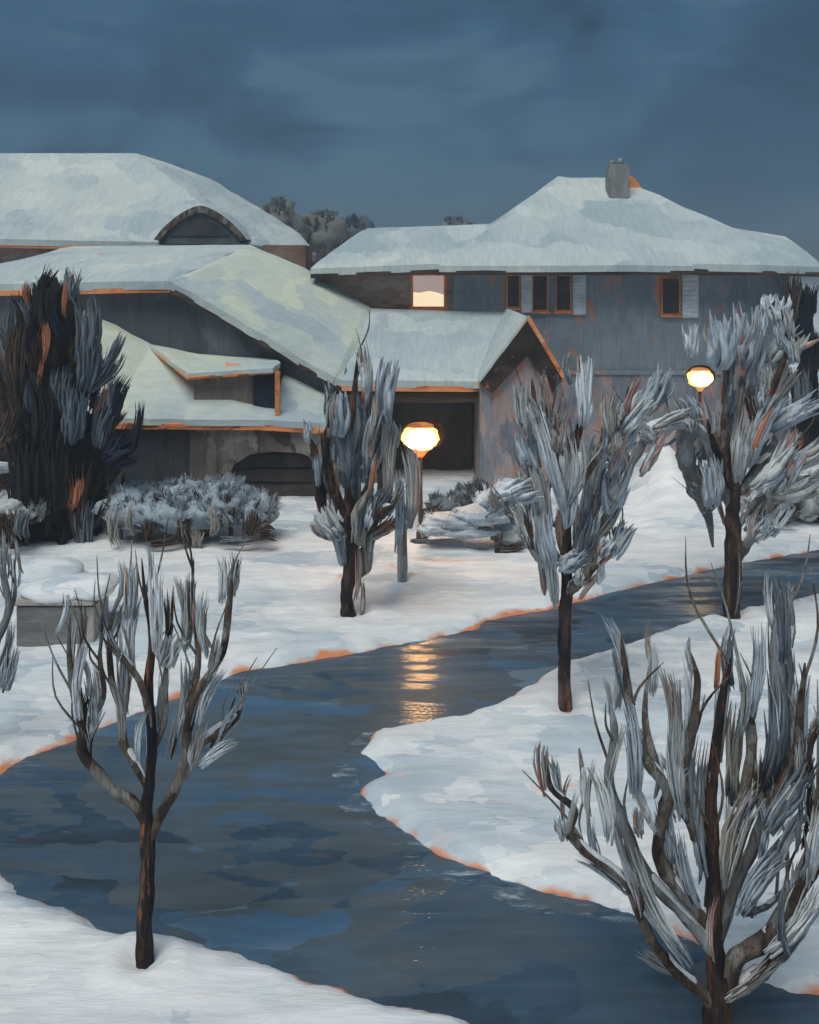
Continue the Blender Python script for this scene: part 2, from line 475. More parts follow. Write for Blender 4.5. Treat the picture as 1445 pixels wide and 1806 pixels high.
def height(x, y):
    sd = road_sd(x, y) + .06 * wav(x * 3.1, y * 3.1) + .035 * wav(x * 7.7 + 2, y * 6.9)
    t = np.clip((sd + .10) / .55, 0, 1)
    bank = -.14 + .30 * t * t * (3 - 2 * t)
    h = bank + np.clip(sd / 2.0, 0, 1) * (.05 * wav(x * .8, y * .8) + .03 * wav(x * 2.3 + 4, y * 2.3))
    h += np.clip(sd / .8, 0, 1) * (.016 * wav(x * 5.2 + 1, y * 6.7) + .012 * wav(x * 1.7, y * 11.0))
    for tx, ty, tr in WELLS:
        r2 = ((x - tx) ** 2 + (y - ty) ** 2) / (tr * tr)
        h += -.10 * np.exp(-r2 * 1.6) + .05 * np.exp(-(np.sqrt(r2) - 1.7) ** 2 * 3)
    # snow heaped at the corner of the big house
    c = P(1172, 800, 26)
    rr = np.sqrt(((x - c.x) / 1.0) ** 2 + ((y - c.y) / 1.3) ** 2)
    h += np.clip(sd / 1.5, 0, 1) * 1.75 * np.exp(-(rr / .95) ** 1.35)
    # rising lawn on the right, low swells on the left
    h += np.clip(sd / 2.0, 0, 1) * .7 * np.exp(-(((x - 11) / 3.5) ** 2 + ((y - 27.5) / 2.8) ** 2))
    h += np.clip(sd / 2.0, 0, 1) * .28 * np.exp(-(((x + 5.6) / 1.2) ** 2 + ((y - 17.4) / .9) ** 2))
    return h


def axis(lo, hi, step, far_lo, far_hi):
    a = list(np.arange(lo, hi, step))
    s, v, up = step, a[-1], []
    while v < far_hi:
        s *= 1.28; v += s; up.append(v)
    s, v, dn = step, a[0], []
    while v > far_lo:
        s *= 1.28; v -= s; dn.append(v)
    return np.array(dn[::-1] + a + up)


ax = axis(-10, 13, .085, -400, 400)
ay = axis(6.5, 30, .085, -60, 900)
gx, gy = np.meshgrid(ax, ay)
gz = height(gx, gy)
nx, ny = len(ax), len(ay)
co = np.stack([gx, gy, gz], -1).reshape(-1, 3)
idx = np.arange(nx * ny).reshape(ny, nx)
quads = np.stack([idx[:-1, :-1], idx[:-1, 1:], idx[1:, 1:], idx[1:, :-1]], -1).reshape(-1, 4)
me = bpy.data.meshes.new('snowy_ground')
me.vertices.add(len(co)); me.vertices.foreach_set('co', co.ravel())
me.loops.add(len(quads) * 4); me.loops.foreach_set('vertex_index', quads.ravel().astype(np.int32))
me.polygons.add(len(quads)); me.polygons.foreach_set('loop_start', np.arange(0, len(quads) * 4, 4, dtype=np.int32))
me.polygons.foreach_set('use_smooth', np.ones(len(quads), bool))
me.update(); me.validate()
me.materials.append(M['snow'])
g = bpy.data.objects.new('snowy_ground', me); COL.objects.link(g); struct(g)


def gh(x, y):
    return float(height(np.array([x]), np.array([y]))[0])


bm = bmesh.new()
bm.faces.new([bm.verts.new(c) for c in ((-40, 4, 0), (40, 4, 0), (40, 34, 0), (-40, 34, 0))])
struct(link('road', bm, 'road'))


def ribbon(bm, pts, w0, w1, z):
    cp = spline([(G(*p), 0) for p in pts], 6)
    a, b = [], []
    for i, (c, _) in enumerate(cp):
        t = (cp[min(i + 1, len(cp) - 1)][0] - cp[max(i - 1, 0)][0]); t.z = 0; t.normalize()
        n = Vector((-t.y, t.x, 0))
        k = (.6 + .5 * mnoise.noise(c * 1.3) + .3 * mnoise.noise(c * 4)) * min(1, 4 * min(i, len(cp) - 1 - i) / len(cp))
        a.append(bm.verts.new(c + n * w0 + Vector((0, 0, z)))); b.append(bm.verts.new(c - n * w1 * max(k, .02) + Vector((0, 0, z))))
    for i in range(len(cp) - 1):
        bm.faces.new((a[i], a[i + 1], b[i + 1], b[i]))


bm = bmesh.new()
ribbon(bm, [(655, 1284), (612, 1330), (600, 1384), (640, 1436), (700, 1480), (760, 1520), (870, 1560), (950, 1590), (1060, 1615), (1150, 1642), (1230, 1690)], .25, .30, .006)
struct(link('slush', bm, 'slush'), 'stuff')
# ------------------------------------------------------------------ far left house (big roof with arched dormer)
h1 = thing('house', 'tall house at the far left, big snowy hipped roof with a dark arched dormer', 'house', (-14, 42, 0), 'houses behind the road')
obox('wall', -26, X(545, 40), 38.7, 50, -.3, Z(432, 38.7), 'brown_wall', h1)
v = [P(-260, 268, 44.5), P(240, 267, 44.5), P(440, 427, 38), P(-300, 412, 38), P(558, 446, 41.5), P(530, 410, 43.5), P(470, 371, 45), P(400, 329, 45.5), P(285, 289, 45)]
roof(h1, v, [(0, 1, 2, 3), (1, 8, 7), (1, 7, 2), (7, 6, 2), (6, 5, 2), (5, 4, 2)], 'roof_snow', cuts=9, amp=.09)
# arched dormer
dm = bmesh.new()
arc = []
for i in range(15):
    t = i / 14
    xx = 281 + (425 - 281) * t
    yy = 424 - 50 * (1 - abs(2 * t - 1) ** 1.55) ** .9
    arc.append((xx, yy))
front = [P(x, y, 37.55) for x, y in arc]
dorm = prism('dormer', [front[0] + Vector((0, 0, -.15))] + front[1:-1] + [front[-1] + Vector((0, 0, -.15))], 4.0, 'slate_wall', h1)
bm = bmesh.new()
prev = None
rows = []
for (x, y) in arc:
    tt = (x - 353) / 72
    p = P(353 + 82 * tt, 424 - (424 - y) * 1.2 - 2, 37.4)
    q = P(x, y + 1, 37.4)
    rows.append((bm.verts.new(p), bm.verts.new(q), bm.verts.new(p + Vector((0, 5.2, 0))), bm.verts.new(q + Vector((0, 5.2, 0)))))
for a, b in zip(rows[:-1], rows[1:]):
    bm.faces.new((a[0], b[0], b[1], a[1])).material_index = 2
    bm.faces.new((a[0], a[2], b[2], b[0])).material_index = 0
    bm.faces.new((a[1], b[1], b[3], a[3])).material_index = 1
    bm.faces.new((a[2], a[3], b[3], b[2])).material_index = 1
for r in (rows[0], rows[-1]):
    bm.faces.new((r[0], r[1], r[3], r[2])).material_index = 1
link('arched_roof', bm, ['roof_snow', 'dark_fascia', 'bark'], dorm)
prism('louvre', [P(300 + i * 21, 421 - 34 * (1 - (abs(i - 2.5) / 2.7) ** 2), 37.5) for i in range(6)], .03, 'black_hole', dorm)

# ------------------------------------------------------------------ left house with slate gable, low wing and arched garage
h2 = thing('house', 'house with dark slate gable, long sloping snowy roof and low arched garage', 'house', (-7, 29, 0), 'houses behind the road')
prism('wall', [P(-160, 905, 29.4), P(-160, 502, 29.4), P(300, 503, 29.4), P(606, 680, 29.4), P(640, 905, 29.4)], 4.5, 'slate_wall', h2)
v = [P(-260, 512, 29.3), P(-120, 500, 29), P(300, 491, 28.9), P(440, 429, 34.9), P(130, 431, 34.9), P(40, 470, 32)]
roof(h2, v, [(1, 2, 3, 4), (0, 1, 4, 5)], 'roof_snow', cuts=8, amp=.06)
v = [P(300, 491, 28.88), P(380, 536, 28.88), P(460, 584, 28.88), P(535, 630, 28.88), P(603, 668, 28.88), P(655, 541, 33.9), P(590, 498, 34.2), P(530, 466, 34.5), P(440, 428.5, 34.9)]
roof(h2, v, [(0, 1, 7, 8), (1, 2, 6, 7), (2, 3, 5, 6), (3, 4, 5)], 'roof_snow_side', cuts=6, amp=.05, fascia='dark_fascia')
# low wing
D2 = 27.0
gz_ = Z(737, D2)
v = [P(60, 735, 26.7), P(190, 735, 26.7), P(455, 737, 26.7), P(578, 744, 26.7), P(578, 692, 29.35), P(490, 652, 29.35), P(270, 604, 29.35), P(150, 545, 29.35), P(60, 520, 29.35)]
roof(h2, v, [(0, 1, 7, 8), (1, 6, 7), (1, 2, 6), (2, 5, 6), (2, 3, 4, 5)], 'roof_snow_side', cuts=6, amp=.05, snow=.2)
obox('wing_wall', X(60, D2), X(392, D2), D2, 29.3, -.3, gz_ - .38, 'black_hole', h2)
prism('garage_front', [P(335, 930, 26.88), P(335, 748, 26.88), P(578, 756, 26.88), P(578, 930, 26.88), P(556, 930, 26.88), P(555, 812, 26.88), P(535, 800, 26.88), P(480, 796, 26.88),
                       P(440, 802, 26.88), P(412, 820, 26.88), P(398, 850, 26.88), P(394, 930, 26.88)], .35, 'garage_wall', h2)
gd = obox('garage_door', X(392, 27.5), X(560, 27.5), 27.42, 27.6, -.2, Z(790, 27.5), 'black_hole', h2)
for i in range(4):
    obox('panel', X(398, 27.4), X(556, 27.4), 27.36, 27.41, .15 + i * .45, .52 + i * .45, 'pane', gd, bev=.015)
# shed dormer on the low roof
dm = obox('dormer', X(342, 27.3), X(447, 27.3), 27.3, 29.3, Z(755, 27.3), Z(655, 27.3), 'taupe_wall', h2)
obox('door_panel', X(447, 27.25), X(484, 27.25), 27.25, 29.3, Z(757, 27.25), Z(650, 27.25), 'f_navy', dm)
v = [P(330, 657, 26.95), P(480, 647, 26.95), P(492, 640, 27.6), P(488, 632, 29.3), P(345, 622, 29.3), P(262, 604, 29.3)]
roof(h2, v, [(0, 1, 2, 3, 4), (0, 4, 5)], 'roof_snow_side', cuts=4, amp=.03, snow=.14, board=.07, name='dormer_roof', fascia='fascia')
obox('post', X(486, 27), X(494, 27), 26.9, 27.05, Z(738, 27), Z(655, 27), 'trim', h2)

# ------------------------------------------------------------------ big house on the right
h3 = thing('house', 'big grey house on the right with snowy hipped roof, chimney and white shutters', 'house', (6, 36, 0), 'houses behind the road')
WD = 34.0
eav = 7.18
obox('wall', X(800, WD), X(1392, WD), WD, 45, -.3, eav, 'grey_wall', h3)
obox('side_wall', X(555, WD + .15), X(800, WD), WD + .15, 44, -.3, eav, 'brown_wall', h3)
obox('frieze', X(560, WD), X(1395, WD), WD - .12, WD - .003, 6.87, 7.17, 'dark_fascia', h3)
obox('lower_wall', X(990, WD), X(1390, WD), WD - .06, WD - .004, -.3, Z(660, WD), 'pink_wall', h3)
obox('belt_course', X(985, WD), X(1392, WD), WD - .12, WD - .064, Z(660, WD), Z(653, WD), 'grey_wall', h3)
v = [P(770, 463, 33.1), P(1432, 466, 33.1), P(1085, 313, 39), P(985, 312, 39), P(905, 372, 36.2), P(1250, 385, 36.5)]
E = 7.2
FL, FR, BR, BL = Vector((X(775, 33), 33.0, E)), Vector((X(1442, 33), 33.0, E)), Vector((X(1442, 33), 46.5, E)), Vector((X(775, 33), 46.5, E))
RL, RR = P(985, 312, 39), P(1085, 313, 39)
roof(h3, [FL, FR, RR, RL, BR, BL, Vector((FL.x, 39, E)), Vector((FR.x, 39, E))],
     [(0, 1, 2, 3), (1, 7, 2), (0, 3, 6), (7, 4, 2), (6, 3, 5), (4, 5, 3, 2)], 'roof_snow', cuts=7, amp=.10, fascia='dark_fascia', snow=.25)
# left and right arms of the roof
v = [P(548, 470, 33.2), P(790, 461, 33.2), P(990, 459, 33.2), P(880, 391, 37.3), P(650, 400, 37.3), P(600, 432, 40)]
roof(h3, v, [(0, 1, 4), (1, 2, 3, 4), (0, 4, 5)], 'roof_snow', cuts=6, amp=.06, fascia='dark_fascia', name='wing_roof')
v = [P(1225, 461, 32.9), P(1452, 467, 32.9), P(1382, 414, 36.5), P(1282, 396, 36.5), P(1425, 445, 40)]
roof(h3, v, [(0, 1, 2, 3), (1, 4, 2)], 'roof_snow', cuts=6, amp=.05, fascia='dark_fascia', name='wing_roof')
# chimney
bm = bmesh.new()
c0 = P(1090, 346, 37.6)
box(bm, c0.x - .42, c0.x + .42, 37.3, 38.1, Z(352, 37.6), Z(296, 37.6))
bmesh.ops.bevel(bm, geom=bm.edges[:], offset=.05, segments=2, affect='EDGES')
ch = link('chimney', bm, 'chimney', h3)
bm = bmesh.new()
box(bm, c0.x - .36, c0.x + .36, 37.36, 38.04, Z(297, 37.6), Z(290, 37.6))
link('chimney_cap', bm, 'chimney', ch)
bm = bmesh.new()
for dx, hh in ((-.2, .22), (.12, .3)):
    tube(bm, [(Vector((c0.x + dx, 37.7, Z(291, 37.6))), .13), (Vector((c0.x + dx, 37.7, Z(291, 37.6) + hh)), .10)], n=1)
link('chimney_pot', bm, 'chimney', ch)


prism('flashing', [P(1107, 306, 38.15), P(1107, 340, 38.15), P(1134, 333, 38.15), P(1120, 314, 38.15)], .3, 'fascia', ch)


def window(x0, x1, y0, y1, mull=0, lit=False, wall=WD, sill=True):
    fr = obox('window', X(x0, wall), X(x1, wall), wall - .05, wall - .004, Z(y1, wall), Z(y0, wall), 'trim', h3)
    m_ = .06
    n = mull + 1
    w = (X(x1, wall) - X(x0, wall) - m_ * (n + 1)) / n
    for i in range(n):
        xa = X(x0, wall) + m_ + i * (w + m_)
        if lit:
            xa += .05; w -= .10
            za, zb = Z(y1, wall) + m_, Z(y0, wall) - m_
            zm = za + (zb - za) * .45
            obox('pane', xa, xa + w, wall - .06, wall - .052, za, zb, 'lit', fr)
            q = [(0, .46), (.2, .44), (.35, .47), (.5, .50), (.65, .48), (.8, .44), (.92, .40), (1, .38), (1, 1), (0, 1)]
            prism('curtain', [Vector((xa + u * w, wall - .085, za + v_ * (zb - za))) for u, v_ in q], .015, 'curtain', fr)
        else:
            obox('pane', xa, xa + w, wall - .06, wall - .052, Z(y1, wall) + m_, Z(y0, wall) - m_, 'pane', fr)
    if sill:
        obox('sill', X(x0, wall) - .06, X(x1, wall) + .06, wall - .14, wall - .004, Z(y1, wall) - .08, Z(y1, wall) - .003, 'trim', fr)
    return fr


def shutter(x0, x1, y0, y1, wall=WD):
    s = obox('shutter', X(x0, wall), X(x1, wall), wall - .09, wall - .004, Z(y1, wall), Z(y0, wall), 'shutter', h3)
    k = 9
    for i in range(k):
        za = Z(y1, wall) + .06 + i * (Z(y0, wall) - Z(y1, wall) - .1) / k
        obox('slat', X(x0, wall) + .04, X(x1, wall) - .04, wall - .115, wall - .092, za, za + .085, 'shutter', s)


window(893, 918, 484, 543)
shutter(919, 938, 483, 551)
window(938, 967, 484, 549)
window(979, 1008, 484, 549)
shutter(1010, 1033, 484, 555)
window(1166, 1200, 488, 555)
shutter(1203, 1231, 483, 560)
window(724, 788, 483, 543, lit=True, wall=WD + .15)

# carport roof between the houses
v = [P(603, 667, 28.6), P(850, 669, 28.6), P(915, 548, 33.97), P(655, 541, 33.9)]
roof(h3, v, [(0, 1, 2, 3)], 'roof_snow', cuts=9, amp=.06, name='carport_roof', snow=.24)
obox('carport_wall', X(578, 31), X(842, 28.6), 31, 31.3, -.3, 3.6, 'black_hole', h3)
obox('carport_wall', X(575, 29), X(690, 29), 29.05, 29.4, -.3, 3.0, 'slate_wall', h3)
obox('carport_beam', X(606, 28.8), X(842, 28.8), 28.72, 28.98, 2.78, 3.08, 'dark_fascia', h3)
# gabled front wing
GD = 28.2
prism('porch_wall', [P(846, 900, GD), P(848, 668, GD), P(930, 574, GD), P(982, 660, GD), P(985, 900, GD)], 5.7, 'pink_wall', h3)
ap = P(930, 556, 28)
lf, rf = P(846, 668, 28), P(992, 662, 28)
bk = Vector((0, 6.0, 0))
rr_ = slab('porch_roof', [lf, ap, ap + bk, lf + bk, rf, rf + bk], [(0, 1, 2, 3), (1, 4, 5, 2)], .10, 'fascia', h3, drop=.13)
slab('snow', [lf, ap, ap + bk, lf + bk], [(0, 1, 2, 3)], .12, 'roof_snow', rr_, cuts=6, amp=.04, edge=.02)
slab('snow', [ap + Vector((.01, 0, 0)), rf, rf + bk, ap + bk + Vector((.01, 0, 0))], [(0, 1, 2, 3)], .12, 'roof_snow', rr_, cuts=6, amp=.03)
for (a, b, c, d_) in (((846, 676), (930, 566), (930, 628), (868, 694)), ((930, 566), (992, 668), (975, 694), (930, 628))):
    prism('bargeboard', [P(*q, 27.99) for q in (a, b, c, d_)], .12, 'dark_wood', h3)
prism('edging', [P(*q, 27.95) for q in ((929, 560), (934, 556), (998, 664), (992, 668))], .1, 'fascia', h3)

# ------------------------------------------------------------------ street lamps
def lamp(label, px, py, wpx, hpx, d, ringm, gm):
    c = P(px, py, d)
    w, h = wpx / F * d / 2, hpx / F * d / 2
    t = thing('street_lamp', label, 'street lamp', (c.x, c.y, gh(c.x, c.y)), 'lit lamps in front of the houses')
    g0 = gh(c.x, c.y) - .1
    bm = bmesh.new()
    tube(bm, [(Vector((c.x, d, g0)), .075), (Vector((c.x, d, (g0 + c.z) / 2)), .05), (Vector((c.x, d, c.z - h)), .045)], n=4, sides=10, wob=.02)
    post = link('post', bm, 'metal', t)
    bm = bmesh.new()
    tube(bm, [(Vector((c.x, d, g0)), .12), (Vector((c.x, d, g0 + .35)), .11), (Vector((c.x, d, g0 + .42)), .06)], n=1, sides=10, wob=0)
    link('base', bm, 'metal', post)
    bm = bmesh.new()
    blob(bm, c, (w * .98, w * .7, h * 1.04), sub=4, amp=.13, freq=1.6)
    gl = link('globe', bm, 'halo_yellow', t, True)  # outer shell added as the yellow step of the bulb's halo
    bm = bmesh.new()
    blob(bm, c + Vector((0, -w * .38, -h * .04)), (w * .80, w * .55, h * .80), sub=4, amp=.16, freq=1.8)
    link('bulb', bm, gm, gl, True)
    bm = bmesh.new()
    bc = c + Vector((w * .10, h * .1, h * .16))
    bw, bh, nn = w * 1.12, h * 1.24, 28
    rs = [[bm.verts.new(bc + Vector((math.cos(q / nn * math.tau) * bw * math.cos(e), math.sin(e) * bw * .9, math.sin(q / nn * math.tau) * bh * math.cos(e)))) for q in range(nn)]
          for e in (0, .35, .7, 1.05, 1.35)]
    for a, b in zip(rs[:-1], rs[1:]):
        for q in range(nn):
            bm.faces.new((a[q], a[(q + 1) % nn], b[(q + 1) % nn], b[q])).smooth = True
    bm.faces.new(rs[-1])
    link('halo_rim', bm, 'halo_rim', t)  # bowl added behind the bulb as an orange edge to its glow
    # collar below, given an added glow, and shade above the globe
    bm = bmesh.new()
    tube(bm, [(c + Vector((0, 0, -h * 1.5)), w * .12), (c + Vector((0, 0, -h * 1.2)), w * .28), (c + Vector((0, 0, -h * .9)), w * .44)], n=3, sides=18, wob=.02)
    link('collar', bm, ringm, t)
    bm = bmesh.new()
    n = 20
    prof = [(w * .40, h * .98), (w * .70, h * .80), (w * .74, h * .84), (w * .64, h * .98), (w * .38, h * 1.10), (w * .12, h * 1.14)]
    rings = [[bm.verts.new(c + Vector((math.cos(i / n * math.tau) * r, math.sin(i / n * math.tau) * r * .8, z))) for i in range(n)] for r, z in prof]
    for a, b in zip(rings[:-1], rings[1:]):
        for i in range(n):
            bm.faces.new((a[i], a[(i + 1) % n], b[(i + 1) % n], b[i])).smooth = True
    bm.faces.new(rings[-1])
    link('shade', bm, 'fascia', t)
    return t


lamp('larger lit lamp with oval white globe in front of the dark carport', 742, 771, 68, 46, 23, 'red_glow', 'lamp')
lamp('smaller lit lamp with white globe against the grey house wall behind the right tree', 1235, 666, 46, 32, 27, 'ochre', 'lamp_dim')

# ------------------------------------------------------------------ trees
FM = ['f_blue', 'f_grey', 'f_taupe', 'f_pale', 'f_white', 'f_brown', 'f_rust', 'f_pink', 'f_slate']
BL, GR, TP, PL, WH, BR_, RU, PI, SL = range(9)


def tree(label, d, trunk, limbs, tufts=(), n_rand=60, weights=None, slen=(.3, .6), sw=(.05, .11), tmat='bark_dark', lmat='bark', group='bare trees along the road', thick=1.25,
         depth=.5, twigs=40, nm='bare_tree', cat='tree', start=.35, spread=.06, flat=.55, limb_snow=True):
    base = P(trunk[0][0], trunk[0][1], d)
    t = thing(nm, label, cat, (base.x, base.y, max(gh(base.x, base.y), 0)), group)
    k = d / F

    def path(pts, dd0=0.0, dd1=0.0):
        L_ = len(pts)
        return [(P(p[0], p[1], d + dd0 + (dd1 - dd0) * (i / (L_ - 1)) ** 1.2), p[2] * k / 2 * (.4 if i == L_ - 1 else 1)) for i, p in enumerate(pts)]
    bm = bmesh.new()
    tp = path(trunk)
    tp.insert(0, (tp[0][0] - Vector((0, 0, .25)), tp[0][1] * 1.25))
    tube(bm, tp, sides=10, n=6, wob=.16)
    link('trunk', bm, tmat, t)
    sam = []
    snows = []
    for i, l in enumerate(limbs):
        s = 1 if i % 2 else -1
        a = depth * s * random.uniform(.5, 1.0)
        lp = path(l, 0, a)
        if limb_snow:
            sp = spline(lp, 6)
            run = []
            for j in range(len(sp) - 1):
                dv = (sp[j + 1][0] - sp[j][0]).normalized()
                if abs(dv.z) < .86 and sp[j][1] > .012 and mnoise.noise(sp[j][0] * 2.1) > -.25:
                    run.append((sp[j][0] + Vector((0, 0, sp[j][1] * .85)), sp[j][1] * .72))
                else:
                    if len(run) > 2:
                        snows.append(run)
                    run = []
            if len(run) > 2:
                snows.append(run)
        bm = bmesh.new()
        tube(bm, lp, sides=8, n=6, wob=.2)
        link('limb', bm, lmat if isinstance(lmat, str) else lmat[i % len(lmat)], t)
        sp = spline(lp, 8)
        sam += [(sp[j][0], (sp[min(j + 1, len(sp) - 1)][0] - sp[max(j - 1, 0)][0])) for j in range(int(len(sp) * start), len(sp))]
    sp = spline(tp, 8)
    sam += [(sp[j][0], Vector((0, 0, 1))) for j in range(int(len(sp) * .62), len(sp))]
    for run in snows:
        bm = bmesh.new()
        run[0] = (run[0][0], run[0][1] * .3); run[-1] = (run[-1][0], run[-1][1] * .3)
        tube(bm, run, sides=7, n=1, wob=.3)
        link('limb_snow', bm, 'f_white', t)
    if twigs:
        bm = bmesh.new()
        for _ in range(twigs):
            c, dr = random.choice(sam)
            if near_lamp(c) or (d < 9 and c.x / c.y * F + CX < 1030):
                continue
            dr = (dr.normalized() * .5 + Vector((random.uniform(-.5, .5), random.uniform(-.6, .6), random.uniform(.5, 1.1)))).normalized()
            ln = random.uniform(.35, .95) * (slen[1] / .6)
            e = c + dr * ln
            mid = (c + e) / 2 + Vector((random.uniform(-.08, .08), random.uniform(-.08, .08), 0)) * ln * 1.5
            tube(bm, [(c, .014 * (slen[1] / .6)), (mid, .010 * (slen[1] / .6)), (e, .004)], sides=5, n=4, wob=.1, mi=random.choice((0, 0, 1)))
        link('twigs', bm, ['bark', 'bark_grey'], t)
    bm = bmesh.new()
    w = weights or [4, 4, 3, 3, 1, 1, .4, .3, 0]
    for _ in range(n_rand):
        c, dr = random.choice(sam)
        c = c + Vector((random.gauss(0, spread), random.gauss(0, spread * 2.2), random.gauss(0, spread)))
        dr = dr.normalized() * .6 + Vector((random.uniform(-.25, .25), random.uniform(-.35, .35), .8))
        ln = random.uniform(*slen)
        if near_lamp(c + dr.normalized() * ln * .3):
            continue
        stroke(bm, c + dr.normalized() * ln * .3, dr, ln, random.uniform(*sw), random.choices(range(len(w)), w)[0], flat=flat, thick=thick, alt=lambda q: random.choices(range(len(w)), w)[0])
    for (px, py, lpx, wpx, ang, mi) in tufts:
        if mi == 6 and random.random() < .35:
            mi = 7
        # individual large tufts: place, size, lean, kind
        dd = random.uniform(-depth, depth) * .8
        c = P(px, py, d + dd)
        if near_lamp(c):
            continue
        a = R(ang)
        stroke(bm, c, Vector((math.sin(a), random.uniform(-.15, .15), math.cos(a))), lpx * k, wpx * k, mi, flat=.6, bend=.08, yaw=math.pi / 2 + random.uniform(-.3, .3), sides=9, thick=thick, alt=lambda q: random.choices(range(len(w)), w)[0])
    link('frosted_tufts', bm, FM, t)
    return t


# front-left tree
tree('slim dark-stemmed tree in the left foreground, limbs rising over the road bend', 9.03,
     [(256, 1715, 30), (254, 1640, 28), (259, 1560, 27), (261, 1490, 26), (258, 1430, 22), (264, 1380, 18), (268, 1300, 17), (262, 1210, 16), (268, 1130, 12), (256, 1050, 8), (250, 985, 4)],
     [[(256, 1450, 20), (240, 1418, 20), (200, 1392, 18), (165, 1355, 18), (143, 1318, 18), (150, 1275, 14), (132, 1230, 12), (122, 1160, 10), (124, 1085, 5)],
      [(263, 1395, 14), (240, 1350, 14), (218, 1310, 16), (213, 1250, 14), (196, 1195, 12), (193, 1120, 10), (206, 1055, 4)],
      [(262, 1480, 18), (282, 1440, 18), (312, 1385, 20), (328, 1330, 16), (332, 1270, 14), (350, 1215, 14), (392, 1150, 14), (404, 1070, 12), (412, 985, 5)],
      [(320, 1365, 14), (345, 1320, 16), (385, 1290, 18), (408, 1275, 16), (424, 1253, 12)],
      [(267, 1270, 14), (246, 1200, 12), (200, 1140, 12), (192, 1100, 6)],
      [(338, 1240, 14), (350, 1160, 12), (340, 1060, 9), (342, 985, 4)],
      [(150, 1280, 12), (182, 1230, 10), (176, 1160, 8), (180, 1110, 4)],
      [(266, 1330, 12), (290, 1270, 12), (292, 1190, 10), (305, 1100, 6)]],
     tufts=[(163, 1230, 130, 26, -4, PL), (148, 1190, 150, 18, 5, WH), (222, 1200, 130, 26, 4, BL), (240, 1120, 150, 22, 2, WH), (325, 1230, 150, 30, 8, GR), (310, 1290, 110, 26, 12, BL),
            (300, 1150, 60, 50, 20, GR), (330, 1080, 150, 30, 3, GR), (370, 1230, 110, 24, 22, PL), (385, 1330, 80, 22, 55, PL), (365, 1100, 130, 24, 0, PL), (390, 1020, 90, 26, 0, WH),
            (275, 1070, 160, 26, -2, WH), (225, 1040, 120, 24, 4, PL), (205, 1250, 120, 20, -8, TP), (270, 1330, 120, 22, -3, TP), (342, 1320, 130, 20, 18, TP), (395, 1300, 90, 22, 35, BR_),
            (130, 1130, 90, 14, 0, GR), (410, 1010, 90, 18, 0, GR), (285, 1230, 110, 20, 6, GR)],
     n_rand=26, slen=(.25, .6), sw=(.05, .12), depth=.55, twigs=46)

